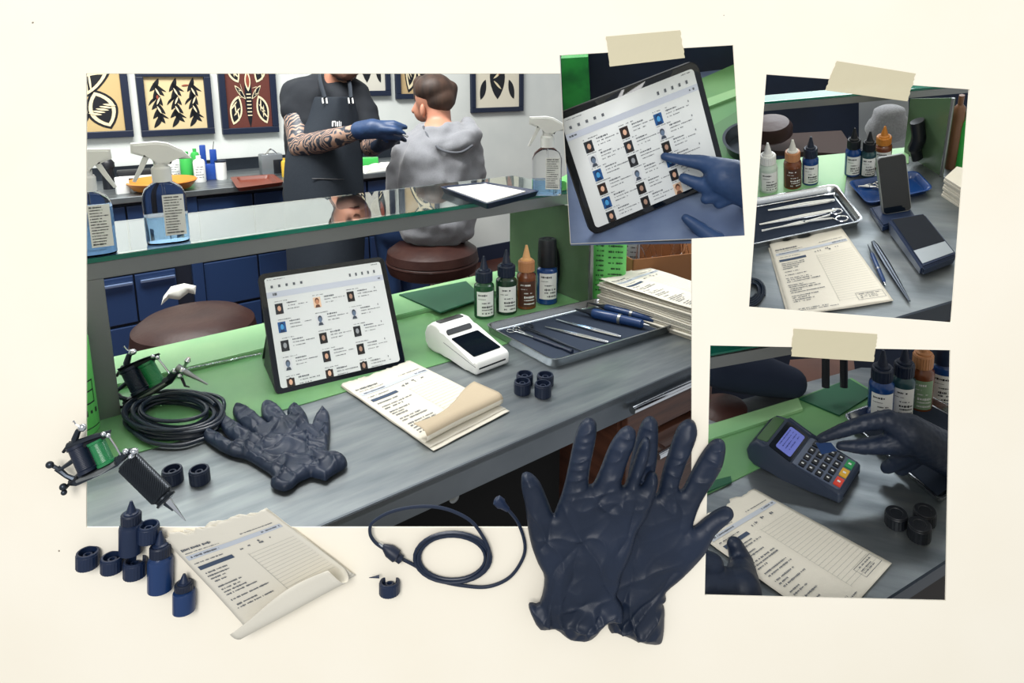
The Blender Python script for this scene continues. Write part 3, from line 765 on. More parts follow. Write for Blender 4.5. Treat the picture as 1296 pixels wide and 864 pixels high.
scissors(CF, (738, 445), (664, 414), 'dark ring-handled forceps along the near side of the steel tray', m=M_darksteel, nm='forceps')
scissors(CF, (716, 441), (650, 417), 'small steel scissors with open finger rings in the tray corner', ring=.009)
rod('nail_brush', 'dark handled brush lying at the front edge of the steel tray', 'brush', [(676, 427), (706, 438), (712, 440), (724, 445)], [.004, .0045, .003, .005], M_navyd)
def pen(fr, a, b, label, r, h, name='tattoo_pen', m=M_navyl):
    A, B = fr.on(*a, h), fr.on(*b, h); d = B - A; L = d.length; Mx = cols(*(lambda z: (lambda x: (x, z.cross(x), z))(z.orthogonal().normalized()))(d.normalized()), A)
    t = thing(name, label, 'pen', fr, M=Mx)
    bm = new(); lathe(bm, [(r * .85, .25 * L), (r, .28 * L), (r, .62 * L), (r * .9, .64 * L), (r * .85, .9 * L), (r * .4, .93 * L)], 20); obj('barrel', bm, m, t)
    bm = new(); lathe(bm, [(r * .15, 0), (r * .3, .1 * L), (r * .45, .18 * L), (r * .7, .22 * L), (r * .8, .255 * L)], 16); obj('tip', bm, M_darksteel, t)
    bm = new(); lathe(bm, [(r * 1.03, .60 * L), (r * 1.03, .635 * L)], 20); obj('ring', bm, M_rail, t)
    bm = new(); lathe(bm, [(r * .3, .92 * L), (r * .15, L)], 12); obj('end_pin', bm, M_chrome, t)
pen(CF, (728, 391), (822, 412), 'thick blue machine pen lying in the steel tray, nearer the viewer', .0115, .016)
pen(CF, (745, 383), (836, 407), 'slimmer blue pen in the steel tray behind the thick one', .0085, .014)
# ink bottles
M_g1 = mat('dark_green_bottle_plastic', '1d4a2c', .25, coat=.2); M_g2 = mat('black_green_bottle_plastic', '14301f', .25, coat=.2)
M_b1 = mat('deep_blue_bottle_plastic', '153a72', .22, coat=.3); M_tan = mat('tan_plastic', 'b07a52', .4); M_org = mat('ochre_plastic', 'c07a2e', .4)
G_ = 'ink bottles behind the steel tray'
ink_bottle(CF, 613, 405, 324, 26, 'green ink bottle with dark cap nearest the tablet, leftmost behind the tray', G_, M_g1, M_navyd, seed=1)
ink_bottle(CF, 641, 400, 316, 27, 'dark green ink bottle between the leftmost green one and the brown one', G_, M_g2, M_navyd, seed=2)
ink_bottle(CF, 666, 393, 310, 25, 'brown ink bottle with an orange nozzle cap behind the tray', G_, M_amber, M_tan, mat('pale_orange_plastic', 'd9a46c', .4), seed=3, mlab=mat('dark_label', '4a2c20', .5))
ink_bottle(CF, 692, 387, 302, 27, 'blue ink bottle with a tall flat black cap behind the tray', G_, M_b1, M_black, tall_cap=True, seed=4, lz=(.1, .5))
# black glove hanging behind the end panel -> curved black holder
hb = CF.on(703, 370)
bm = new(); P = [V((pf.x - .018, hb.y + dy, z - .015)) for k, (dy, z) in enumerate(((.03, .02), (.005, .05), (0, .085), (.005, .12), (.028, .15)))]
tube(bm, spline(P, 6), [.012] * 25 if False else .013, 12, flat=1.6)
tag(obj('cable_hanger', bm, M_rubber, fr=CF), 'curved black rubber holder standing against the olive green panel', 'holder')
# caps
G_ = 'dark ink caps on the steel counter beside the tray'
for (x, y, yt, l) in ((664, 490, 468, 'dark cap at the back left of the group of four by the tray'), (690, 491, 469, 'dark cap at the back right of the group of four by the tray'), (661, 501, 477, 'dark cap at the front left of the group of four by the tray'), (687, 505, 480, 'dark cap at the front right of the group of four by the tray')):
    ink_cap(CF, x, y, yt, 21, l, G_, M_navyd)
ink_cap(CF, 220, 615, 587, 24, 'dark cap left of its twin between the tattoo machine grip and the glove', 'pair of caps before the coiled cable', M_navyd)
ink_cap(CF, 254, 615, 587, 24, 'dark cap right of its twin, nearer the crumpled glove', 'pair of caps before the coiled cable', M_navyd)
# form with rolled foot
form(CF, [(432, 491), (519, 460), (637, 518), (541, 567)], 'cream printed form with a rolled-up foot lying on the steel counter', curl=.22, cr=.011, mroll=M_kraft, seed=3, sheets=3, z=.005)
# stack of forms
G_ = 'sheets in the tall stack of forms'
sb = [CF.on(*p) for p in ((757, 389), (812, 371), (935, 411), (885, 434))]
N_S = 15
rnd = random.Random(5)
for k in range(N_S):
    bm = new(); z0 = .0046 * k + .0005; j = [rnd.uniform(-.004, .004) for _ in range(3)]
    c = sum(sb, V((0, 0, 0))) / 4
    nu = 10; g = []
    for a_ in range(nu + 1):
        row = []
        for b2 in range(nu + 1):
            u, v = a_ / nu, b2 / nu; p = sb[0].lerp(sb[1], u).lerp(sb[3].lerp(sb[2], u), v); p = p + E1 * 0
            row.append(bm.verts.new((p.x + j[0], p.y + j[1], z0 + .0022 * (1 + math.sin(v * 6 + k * .7 + u * 2)) * .5)))
        g.append(row)
    for a_ in range(nu):
        for b2 in range(nu): bm.faces.new((g[a_][b2], g[a_][b2 + 1], g[a_ + 1][b2 + 1], g[a_ + 1][b2]))
    if k < N_S - 1:
        o = obj('form_sheet', bm, M_paper, fr=CF, sharp=60); o.modifiers.new('s', 'SOLIDIFY').thickness = .003 
        tag(o, 'cream sheet inside the tall stack of forms beside the tray', 'paper', G_)
    else: bm.free()
zt_ = .0046 * N_S + .001
def fcf(pts): return [CF.px(p + V((0, 0, 0))) for p in pts]
tt, _f = form(CF, [CF.px(p) for p in (sb[0], sb[1], sb[2], sb[3])], 'printed form on top of the tall stack at the right end of the counter', seed=9, sheets=1, z=zt_ , wav=.004, group=None)
# wire, cable coil
bm = new(); a, b = CF.on(238, 467, .013), CF.on(331, 448, .013)
for s in (0, 1): tube(bm, [a.lerp(b, i / 80) + V((0, .0012 * math.cos(i * 1.3 + PI * s), .0012 + .0012 * math.sin(i * 1.3 + PI * s))) for i in range(81)], .0009, 6)
tag(obj('twisted_wire', bm, M_chrome, fr=CF), 'thin twisted silver wire running from the upper tattoo machine behind the tablet', 'wire')
cc = CF.on(221, 533); bm = new(); pts = []
rnd = random.Random(2)
e_r = CF.on(286, 533) - cc; e_f = CF.on(221, 562) - cc
for k in range(int(9 * 36)):
    a_ = 2 * PI * k / 36; lp = k / 36
    rr = .80 + .18 * math.sin(lp * 2.1) + .02 * math.sin(lp * 5)
    pts.append(cc + e_r * rr * math.cos(a_) + e_f * rr * math.sin(a_) + V((0, 0, .004 + .0022 * (lp % 9) + .002 * math.sin(a_ * 1.5))))
end = [CF.on(*p, .01) for p in ((292, 505), (286, 520), (280, 535))]
tube(bm, pts, .0032, 8)
tube(bm, spline([CF.on(*p) for p in ((235, 498, .02), (262, 498, .02), (281, 505, .018), (283, 518, .012), (276, 532, .01))], 8), .0032, 8)
tube(bm, spline([CF.on(*p) for p in ((170, 548, .008), (192, 560, .007), (230, 563, .006), (268, 551, .006))], 8), .0032, 8)
tag(obj('coiled_cable', bm, M_cable, fr=CF), 'thick black cable coiled on the steel counter below the upper tattoo machine', 'cable')
# crumpled glove on the counter
def gpx(s, ox, oy, pts): return [(ox + x / s, oy + y / s) for x, y in pts]
GLV = gpx(6.48, 250, 500, [(45, 335), (65, 298), (110, 290), (170, 315), (240, 365), (310, 400), (372, 412), (300, 385), (235, 325), (180, 240), (155, 185), (165, 155), (215, 160), (300, 215), (370, 258), (430, 300), (470, 335), (415, 300), (355, 250), (308, 190), (288, 140), (295, 105), (340, 90), (400, 98), (460, 138), (520, 188), (580, 240), (640, 278), (580, 240), (532, 180), (520, 120), (526, 78), (560, 50), (610, 56), (660, 90), (710, 140), (745, 190), (736, 150), (740, 118), (790, 83), (832, 90), (870, 130), (902, 180), (928, 256), (948, 210), (980, 150), (1030, 121), (1076, 145), (1085, 200), (1087, 300), (1078, 400), (1078, 470), (1120, 488), (1205, 512), (1228, 545), (1217, 582), (1150, 622), (1090, 660), (1048, 690), (1000, 676), (960, 668), (930, 660), (890, 676), (830, 705), (780, 750), (715, 775), (655, 765), (605, 740), (598, 700), (622, 672), (575, 625), (520, 590), (440, 540), (375, 510), (300, 495), (200, 455), (120, 405), (60, 360)])
def fix_gaps(pts, eps):
    """split coincident gap points a little so the outline stays simple"""
    return pts
def glove_mesh(fr, pts, h, thick, step, seed, rim=.004, er=.010, wr=.0022):
    O = [(p.x, p.y) for p in (fr.on(x, y, h) for x, y in pts)]
    c = (sum(p[0] for p in O) / len(O), sum(p[1] for p in O) / len(O)); O = [(p[0] - c[0], p[1] - c[1]) for p in O]
    O = [(p.x, p.y) for p in spline([V((p[0], p[1], 0)) for p in O], 3, closed=True)]
    def d(x, y, dd, k):
        w3 = noise.noise(V((x * 24, y * 24, seed + 9)))
        return k * wr * (1.2 * w3 + 1.5 * crease(x, y, 16, 42, 1.0, seed) + 1.2 * crease(x, y, 55, 18, .4, seed + 3) - 1.0 * crease(x, y, 30, 12, 2.2, seed + 7) - .3)
    bm = new(); inflate(bm, O, thick, step, disp=d, rim=rim, edge_r=er); return bm, c
GLV2 = []
GL = [p for i, p in enumerate(GLV) if i not in (6, 27)]
bm, c = glove_mesh(CF, GL, .008, .010, .0016, 1.7, rim=.006, er=.008, wr=.0026)
tag(obj('glove', bm, M_nitrile, fr=CF, M=T(c[0], c[1], 0), sharp=70), 'crumpled empty navy glove lying on the steel counter beside the coiled cable', 'glove')
# lime green bottle left of the post
lp_ = CF.on(112, 556); bb0 = lp_ + CF.away(lp_) * .03
lb = thing('soap_bottle', 'lime green bottle cut by the left edge, in front of the steel post', 'bottle', CF, (bb0.x - .012, bb0.y, 0), up_rot(CF, bb0))
bm = new(); Hb = CF.rise(bb0, 398); lathe(bm, [(.026, 0), (.030, .006), (.030, Hb * .80), (.027, Hb * .86), (.012, Hb * .93), (.012, Hb)], 40); obj('body', bm, M_lime, lb)
bm = new(); f = label_map(.030, .02, .1, -PI / 2, -PI / 2 + 1.3, .0006)
for (a, b, c, d) in ((.1, .1, .8, .13), (.1, .3, .8, .33), (.1, .55, .8, .58), (.1, .1, .13, .58), (.77, .1, .8, .58), (.45, .1, .48, .3)): q(bm, f, a, b, c, d, 3)
scrawl(bm, f, .1, .9, .75, .12, random.Random(3)); q(bm, f, -.3, 1.06, .95, 1.08, 6); obj('printing', bm, M_inkd, lb, smooth=False)
# bright bottle, white bottle and bin at the right
def rbottle(px, py, yt, wpx, label, m, name='cleaner_bottle', full=False):
    p = CF.on(px, py); r = wpx / 2 / CF.ppm(p); p = p + CF.away(p) * r; H = CF.rise(p, yt)
    t = thing(name, label, 'bottle', CF, (p.x, p.y, 0), up_rot(CF, p))
    bm = new(); lathe(bm, [(r * .95, 0), (r, .01), (r, H * .85), (r * .8, H * .92), (r * .35, H * .95), (r * .35, H)], 32, sq=.3, sy=.7); obj('body', bm, m, t)
    bm = new(); f = lambda u, v: V((-r * .9 + 1.8 * r * u, -r * .7 - .001, H * (.85 - .75 * v)))
    rd_ = random.Random(int(px)); 
    for k in range(14): scrawl(bm, f, .05, .3, .03 + k * .07, .03, rd_, .8)
    for k in range(9): scrawl(bm, f, .45, .92, .15 + k * .08, .03, rd_, .8)
    obj('printing', bm, M_inkd, t, smooth=False); return t
rbottle(770, 386, 262, 42, 'tall lime green bottle behind the end panel and the stack of forms', M_lime)
rbottle(797, 362, 262, 22, 'pale grey bottle between the lime green bottle and the cardboard box', mat('pale_grey_plastic', 'a9adb5', .4))
p = CF.on(858, 372, 0)
bx_ = thing('open_box', 'open kraft cardboard box of clear cups behind the stack of forms', 'box', CF, (p.x + .03, p.y + .09, 0.0), -.3)
bm = new(); w2, d2, h2 = .13, .08, .10
for (x0, x1, y0, y1) in ((-w2, w2, -d2, -d2 + .003), (-w2, w2, d2 - .003, d2), (-w2, -w2 + .003, -d2, d2), (w2 - .003, w2, -d2, d2)): boxz(bm, x0, x1, y0, y1, 0, h2)
boxz(bm, -w2, w2, -d2, d2, 0, .003); obj('carton', bm, mat('kraft_cardboard', '8a5c38', .8, bump=.1, bscale=60), bx_, smooth=False)
bm = new(); prism(bm, [(-w2 - .001, 0), (-w2 - .03, .02), (w2 + .01, .045), (w2, 0)], 0, .003, T(0, -d2, h2) @ Rot(.5, 'X')); obj('flap', bm, mat('kraft_cardboard'), bx_, smooth=False) if False else bm.free()
for k in range(7):
    bm = new(); lathe(bm, [(.014, 0), (.018, .05), (.0165, .05), (.0125, .002)], 20)
    q_ = bx_.matrix_world @ T(-.1 + .033 * k, -.02 + .03 * (k % 2), .072) @ Rot(.5 * math.sin(k * 2), 'Y')
    o = obj('plastic_cup', bm, M_clear); o.matrix_world = q_; tag(o, 'small clear cup lying in the open cardboard box', 'cup', 'clear cups in the cardboard box')
# ---------------------------------------------------------------- on the glass shelf
def spray(px, py, ytop, wpx, label, flip=1, liquid=None, lm=None, side=0.0):
    p = CF.on(px, py, zg); r = wpx / 2 / CF.ppm(p); p = p + CF.away(p) * r * .7; s = r / 20.0
    H = CF.rise(p, ytop) if False else r * 5.1
    Hs = (CF.rise(V((p.x, p.y, zg)), ytop)); k = Hs / (101 * s)
    t = thing('spray_bottle', label, 'spray bottle', CF, (p.x, p.y, zg), up_rot(CF, p))
    z = lambda v: v * s * k
    bm = new(); lathe(bm, [(19 * s, 0), (20 * s, z(2)), (20 * s, z(47)), (17 * s, z(55)), (11 * s, z(60)), (8 * s, z(62)), (8 * s, z(64))], 40, sq=.35, sy=.7); obj('body', bm, M_clear, t)
    bm = new(); lathe(bm, [(18.2 * s, z(1.5)), (19 * s, z(3)), (19 * s, z(liquid or 30))], 40, sq=.35, sy=.7); obj('liquid', bm, lm or M_liquid, t)
    bm = new(); lathe(bm, [(9 * s, z(62)), (9 * s, z(75)), (8 * s, z(77)), (6.5 * s, z(77)), (6.5 * s, z(82))], 32); obj('collar', bm, M_white, t, sharp=25)
    bm = new(); pts = [(-24, 101), (-24.5, 92), (-14, 88), (-6, 87), (-4, 79), (9, 79), (13, 86), (28, 84), (20, 93), (8, 100), (-2, 102)]
    prism(bm, [(flip * x * s, z(y)) for x, y in pts], -7.5 * s, 7.5 * s, Rot(PI / 2, 'X'), bev=2 * s); obj('trigger_head', bm, M_white, t)
    bm = new(); pts = [(-14, 89), (-19, 78), (-26, 64), (-23, 63), (-15, 76), (-8, 89)]
    prism(bm, [(flip * x * s, z(y)) for x, y in pts], -4 * s, 4 * s, Rot(PI / 2, 'X'), bev=.8 * s); obj('trigger', bm, M_white, t)
    bm = new(); tube(bm, [(0, 0, z(62)), (1 * s, 0, z(30)), (3 * s, 0, z(3))], 1.2 * s, 8); obj('dip_tube', bm, M_clear, t)
    bm = new(); y_ = -14.4 * s; f = lambda u, v: V((-2 * s + 19 * s * u, y_ + 0.0, z(50) + (z(9) - z(50)) * v)); q(bm, f, 0, 0, 1, 1)
    lb_ = obj('label', bm, M_label, t, smooth=False); bm = new(); g = lambda u, v: f(u, v) + V((0, -.0006, 0)); rd_ = random.Random(int(px))
    for k_ in range(14): scrawl(bm, g, .08, rd_.uniform(.6, .92), .06 + .067 * k_, .045 if k_ in (0, 13) else .03, rd_, .95)
    obj('printing', bm, M_inkd, lb_, smooth=False)
    return t
spray(692, 248, 148, 38, 'clear trigger spray bottle at the right end of the glass shelf', liquid=20)
spray(214, 309, 180, 50, 'clear trigger spray bottle standing on the shelf above the brown stool', liquid=28)
spray(121, 325, 190, 50, 'blue-filled trigger spray bottle cut by the left edge of the large picture', flip=-1, liquid=46, lm=mat('blue_wash_liquid', '8db9e6', .05, trans=.5, ior=1.1))
trc = flat(CF, [(556, 236), (616, 258), (684, 241), (614, 230)], zg + .014)
bt = thing('blue_tray', 'navy plastic tray holding white paper on the glass shelf', 'tray', CF)
bm = new(); pan(bm, trc, .014, .006, .008, .01, zg); obj('pan', bm, M_navy, bt, sharp=50)
cz = sum((V(p) for p in trc), V((0, 0))) / 4
bm = new(); prism(bm, [tuple(cz + (V(p) - cz) * k) for p, k in zip(trc, (.84, .84, .72, .84))], zg + .010, zg + .0125)
tag(obj('paper_pad', bm, M_paperw, fr=CF, smooth=False), 'white paper lying in the navy tray on the glass shelf', 'paper')
p = CF.on(712, 243, zg); bm = new(); tube(bm, [p + V((0.0, 0, .016)), p + V((.02, .02, .016)), p + V((.08, .06, .016))], [.012, .016, .016], 16)
tag(obj('green_bottle', bm, M_lime, fr=CF), 'bright green bottle lying at the right end of the glass shelf', 'bottle')
# ---------------------------------------------------------------- cut-outs fixed to the front of the board
def standoff(px, py, h, tilt=32):
    o = BOARD.M @ BOARD.on(px, py, h); t = math.radians(tilt); d = (o - EYE).normalized()
    up = (UPV - d * UPV.dot(d)).normalized(); z = (up * math.cos(t) - d * math.sin(t)).normalized(); x = d.cross(up).normalized(); y = z.cross(x)
    return Frame(cols(x, y, z, o))
def on_board_cap(px, py, yt, w_, label, closed=False, m=None):
    fr = standoff(px, py, .016); return ink_cap(fr, px, py, yt, w_, label, 'navy caps scattered on the cream paper', m or M_navy, closed)
on_board_cap(111, 723, 691, 26, 'leftmost of the navy caps on the cream paper')
on_board_cap(142, 728, 697, 26, 'navy cap on the cream paper, second from the left')
on_board_cap(171, 735, 701, 27, 'navy cap in front of the foot of the upper dropper bottle')
on_board_cap(188, 690, 657, 25, 'navy cap right behind the upper dropper bottle, at the lower edge of the large picture')
oc = on_board_cap(493, 757, 728, 26, 'lone navy cap below the curled cable, right of the form')
bm = new(); lathe(bm, [(.0018, 0), (.0012, .004), (.0003, .011)], 10, T(-.011, 0, .019) @ Rot(-PI / 2, 'Y')); obj('tear_strip', bm, M_navy, oc)
G_ = 'navy dropper bottles on the cream paper'
for (x, y, yt, w_, l, sd) in ((166, 707, 634, 28, 'tallest navy dropper bottle, its tip over the lower edge of the large picture', 1), (203, 755, 672, 30, 'middle navy dropper bottle on the cream paper beside the form', 2), (233, 781, 726, 27, 'smallest navy dropper bottle, lowest on the cream paper beside the form', 3)):
    ink_bottle(standoff(x, y, .018), x, y, yt, w_, l, G_, M_navyl if sd > 1 else M_navy, M_navyd, M_navy, lab=False, seed=sd, name='dropper_bottle')
form(BOARD, [(212, 678), (338, 640), (446, 722), (318, 790)], 'cream printed form with a rolled foot on the cream paper beside the dropper bottles', curl=.27, cr=.011, seed=11, sheets=3, z=.006, edge=.02)
# cable
bm = new(); B_ = lambda x, y, h=.004: BOARD.on(x, y, h)
pts = [B_(x, y, .005) for x, y in ((630, 634), (644, 646), (657, 664), (664.5, 690), (660, 710), (644, 731), (618, 742), (588, 741), (556, 734), (528, 717), (509, 707))]
tube(bm, spline(pts, 8), .0019, 10)
pts = [B_(x, y, .008) for x, y in ((486, 694), (475, 686), (468.5, 675), (471, 662), (491, 649), (519, 642), (549, 641), (574, 647), (597, 660), (612, 680), (619, 695))]
pts = spline(pts, 8)
for k in range(3 * 30):
    a = k / 30 * 2 * PI + .15; s = (1.0, .90, .82, .95)[int(k / 30)] if False else .9 + .08 * math.sin(k / 30 * 2.2)
    pts.append(B_(573 + 50 * s * math.cos(a), 706 - (-1) * 33 * s * math.sin(a), .007 - .0012 * (k / 30)))
tube(bm, pts, .0019, 10)
cbl = obj('curled_cable', bm, mat('navy_lead', '172338', .35), fr=BOARD); tag(cbl, 'thin navy lead in a loose coil with plugs, beside the two gloves', 'cable')
def along(fr, a, b, h=.006):
    A, B = fr.on(*a, h), fr.on(*b, h); d = (B - A); L = d.length; d.normalize(); x = d.cross(V((0, 0, 1))).normalized()
    return cols(x, d.cross(x), d, A), L
M_, L = along(BOARD, (484, 690), (509, 709), .007); bm = new(); lathe(bm, [(.002, 0), (.0035, .1 * L), (.0068, .35 * L), (.0072, .7 * L), (.005, .78 * L), (.005, .95 * L), (.0025, L)], 20, M_); obj('inline_plug', bm, M_navyd, cbl, M=Matrix())
M_, L = along(BOARD, (479, 688), (486, 692), .007); bm = new(); lathe(bm, [(.0024, 0), (.0026, L)], 14, M_); obj('plug_ring', bm, M_chrome, cbl, label='silver ring')
M_, L = along(BOARD, (627, 631), (643, 645), .006); bm = new(); lathe(bm, [(.003, 0), (.0058, .1 * L), (.0062, .45 * L), (.0045, .6 * L), (.0028, L)], 20, M_); obj('end_plug', bm, M_navy, cbl)
# the two large gloves
GA = gpx(5.76, 650, 520, [(58, 470), (75, 448), (100, 442), (140, 460), (190, 515), (230, 600), (262, 680), (290, 745), (312, 700), (350, 600), (380, 490), (410, 350), (430, 250), (460, 140), (500, 72), (545, 48), (590, 65), (606, 110), (600, 200), (580, 300), (560, 400), (546, 515), (560, 530), (585, 515), (630, 420), (680, 290), (720, 210), (770, 142)]) + \
    gpx(5.76, 780, 520, [(60, 112), (90, 106), (125, 125), (143, 165), (130, 250), (95, 330), (60, 430), (38, 520), (52, 540), (75, 500), (110, 400), (150, 290), (180, 220), (212, 188), (238, 200), (248, 250), (236, 330), (210, 420), (180, 500), (172, 525), (186, 530), (215, 470), (245, 438), (280, 445), (300, 480), (300, 540), (270, 640), (230, 750), (180, 830)]) + \
    [(806, 673), (801, 691), (794, 710), (787, 724), (784, 739), (780, 752), (787, 765), (788, 784), (771, 786), (763, 791), (754, 802), (744, 808), (726, 808), (716, 804), (702, 794), (683, 794), (671, 774), (670, 762), (683, 761), (689, 731), (681, 713), (673, 691), (668, 667), (665, 641), (660, 617)]
GB = [(770, 795), (768, 750), (775, 690), (792, 640), (795, 600), (802, 565), (809, 541), (815, 530), (823, 526), (831, 532), (833, 545), (832, 575), (829, 600), (828, 622), (833, 620), (839, 593), (848, 565), (856, 543), (864, 533), (873, 530), (880, 535), (882, 549), (875, 570), (867, 589), (859, 614), (863, 618), (872, 602), (884, 579), (896, 562), (905, 555), (914, 556), (918, 565), (914, 588), (905, 605), (893, 624), (884, 641), (877, 662), (880, 664), (891, 655), (905, 645), (918, 640), (927, 645), (926, 655), (905, 675), (891, 700), (865, 728), (843, 747), (843, 757), (838, 763), (841, 771), (839, 805), (832, 813), (815, 811), (797, 805), (780, 799)]
def wrinkle(seed, amp, cuff_y, fingers_y):
    def d(x, y, dd, k):
        w3 = noise.noise(V((x * 18, y * 18, seed + 9)))
        cf = min(max((cuff_y - y) / .05 + .25, .1), 1); fg = min(max((y - fingers_y) / .03, 0), 1)
        a = 1.3 * crease(x, y, 40, 12, .25, seed) + 1.0 * crease(x, y, 22, 45, .6, seed + 2)
        b = 1.5 * crease(x, y, 22, 75, .15, seed + 4, 3)
        c = 1.0 * crease(x, y, 32, 9, .5, seed + 6) - .9 * crease(x, y, 26, 10, -.5, seed + 8) + .7 * crease(x, y, 9, 24, .2, seed + 11)
        return k * amp * (1.1 * w3 + 1.7 * a * cf * (1 - fg) + b * fg + 2.0 * c * (1 - fg) * (.5 + .5 * cf))
    return d
def board_glove(pts, h, thick, seed, label, cuff_py, fing_py, m):
    O = [(p.x, p.y) for p in (BOARD.on(x, y, h) for x, y in pts)]
    c = (sum(p[0] for p in O) / len(O), sum(p[1] for p in O) / len(O)); O = [(p[0] - c[0], p[1] - c[1]) for p in O]
    O = [(p.x, p.y) for p in spline([V((p[0], p[1], 0)) for p in O], 3, closed=True)]
    cy = BOARD.on(700, cuff_py, h).y - c[1]; fy = BOARD.on(700, fing_py, h).y - c[1]
    bm = new(); inflate(bm, O, thick, .0014, disp=wrinkle(seed, .0024, cy, fy), rim=h, edge_r=.011)
    return tag(obj('glove', bm, m, fr=BOARD, M=T(c[0], c[1], 0), sharp=80), label, 'glove', 'pair of large navy gloves')
board_glove(GB, .004, .010, 5.3, 'large navy glove of the pair, right one lying behind with thumb to the right', 745, 635, M_nitrile)
board_glove(GA, .016, .011, 2.1, 'large navy glove of the pair, left one lying in front with thumb to the left', 745, 635, M_nitrile)
# tattoo machines
M_gcoil = mat('green_coil_thread', '1c7a45', .3, bump=.3, bscale=20, stretch=(1, 1, 60), coat=.4)
def machine(fr, mp, s, label, grip, hang_h):
    """mp(px, py, h) -> point; s = metres per drawing unit"""
    root = thing('tattoo_machine', label, 'tattoo machine', fr, M=Matrix())
    I = Matrix()
    def tb_(bm, pts, r, **k): tube(bm, [mp(*p) for p in pts], [x * s for x in r] if isinstance(r, (list, tuple)) else r * s, **k)
    def bar(nm, pts, r, m, fl=1.0, seg=8, par=None, sharp=30):
        bm = new(); tb_(bm, pts, r, seg=seg, flat=fl); return obj(nm, bm, m, par or root, sharp=sharp)
    bar('base_frame', [(88, 610, 8), (98, 607, 8), (124, 596, 8), (150, 583, 8), (158, 577, 8)], [3, 5.5, 5, 5, 3], M_darksteel, 1.5)
    bar('base_plate', [(97, 609, 13), (126, 597, 13), (146, 586, 13)], [2, 3.4, 2.4], M_rail, 1.1)
    def coil(a, b, r, m, nm):
        A, B = mp(*a), mp(*b); d = (B - A); L = d.length; d.normalize(); x = d.orthogonal().normalized(); Mx = cols(x, d.cross(x), d, A)
        bm = new(); pr_ = [(r * .3, 0), (r * 1.12, 0), (r * 1.12, .10 * L / s), (r, .12 * L / s)] ; n = 14
        for i in range(n): z = (.12 + .76 * (i + .5) / n) * L / s; pr_ += [(r, z - .02 * L / s), (r * 1.03, z)]
        pr_ += [(r, .88 * L / s), (r * 1.12, .9 * L / s), (r * 1.12, L / s), (r * .3, L / s)]
        lathe(bm, [(a_ * s, z_ * s) for a_, z_ in pr_], 28, Mx); return obj(nm, bm, m, root, sharp=25)
    coil((112, 596, 10), (97, 562, 10), 11, M_navyd, 'black_coil')
    coil((135, 587, 10), (121, 557, 10), 9.5, M_gcoil, 'green_coil')
    bar('armature_bar', [(86, 568, 10), (112, 559, 10), (138, 549, 10)], [3.5, 4.2, 2.5], M_black, 1.5)
    bar('spring', [(84, 564, 12), (118, 552, 13), (140, 546, 12)], [1.4, 1.2, 1.0], M_darksteel, 3)
    p_ = bar('rear_post', [(95, 566, 10), (95, 555, 10), (99, 545, 10), (104, 541, 10)], [4, 4.2, 3.6, 3], M_darksteel)
    bm = new(); ellipsoid(bm, mp(104, 541, 12), 5.2 * s, 5.2 * s, 4 * s); obj('post_screw', bm, M_chrome, p_)
    bar('contact_wire', [(101, 540, 14), (96, 537, 14), (93, 532, 15), (92, 534, 15)], [.9, .8, .8, .6], M_chrome, par=p_)
    l_ = bar('front_link', [(137, 551, 14), (146, 564, 14), (154, 577, 12)], 1.3, M_chrome)
    for (x, y) in ((137, 551), (131, 549)):
        bm = new(); ellipsoid(bm, mp(x, y, 16), 3 * s, 3 * s, 3 * s); obj('link_screw', bm, M_chrome, l_)
    a_ = bar('rear_arm', [(64, 588, 12), (76, 594, 12), (88, 586, 10), (98, 578, 10)], [2.6, 2.4, 3, 3], M_darksteel)
    bm = new(); ellipsoid(bm, mp(63, 588, 14), 5 * s, 4.6 * s, 4 * s); obj('knob', bm, M_darksteel, a_)
    a_ = bar('lower_arm', [(72, 592, 11), (84, 602, 10), (98, 608, 9)], [4, 3, 4], M_darksteel)
    a_ = bar('binding_post', [(81, 619, 12), (88, 612, 11), (99, 604, 10)], [2.4, 2.0, 3.2], M_black)
    bm = new(); ellipsoid(bm, mp(80, 616, 14), 4.6 * s, 4.6 * s, 4 * s); ellipsoid(bm, mp(81, 623, 14), 3.6 * s, 3.6 * s, 3.4 * s); obj('terminal_screw', bm, M_darksteel, a_)
    bar('rod', [(80, 572, 8), (90, 560, 8)], [2, 3], M_black)
    bar('tube_clamp', [(152, 580, 10), (160, 573, 10), (168, 570, 12)], [5, 5.5, 3.5], M_darksteel)
    for (x, y, r) in ((159, 571, 4), (170, 571, 5), (166, 578, 4)):
        bm = new(); ellipsoid(bm, mp(x, y, 15), r * s, r * s * .9, r * s); obj('clamp_screw', bm, M_chrome, root)
    def alongc(a, b): 
        A, B = mp(*a), mp(*b); d = (B - A); L = d.length; d.normalize(); x = d.orthogonal().normalized(); return cols(x, d.cross(x), d, A), L
    if grip:
        Mx, L = alongc((160, 583, 12), (212, 634, 14)); bm = new(); n = 34; m_ = 44; rings = []
        prof = [(.5, 0), (.86, .015), (.98, .05)] + [(1.0, .05 + .80 * i / n) for i in range(n + 1)] + [(.98, .87), (.80, .90), (.80, .93), (.98, .95), (.92, .985), (.4, 1.0)]
        for j, (r, z) in enumerate(prof):
            R0 = 13.2 * s * r
            rings.append([Mx @ V(((R0 + (.9 * s if 3 <= j <= n + 3 and (i + j) % 2 else 0)) * math.cos(2 * PI * i / m_), (R0 + (.9 * s if 3 <= j <= n + 3 and (i + j) % 2 else 0)) * math.sin(2 * PI * i / m_), z * L)) for i in range(m_)])
        ring_loft(bm, rings); obj('knurled_grip', bm, mat('gunmetal_knurl', '262b31', .3, .6), root, smooth=False)
        Mx, L = alongc((207, 626, 14), (235, 659, 15)); bm = new(); lathe(bm, [(5 * s, 0), (5 * s, .12 * L), (4.2 * s, .16 * L), (.5 * s, L)], 20, Mx); obj('needle_tip', bm, M_chrome, root)
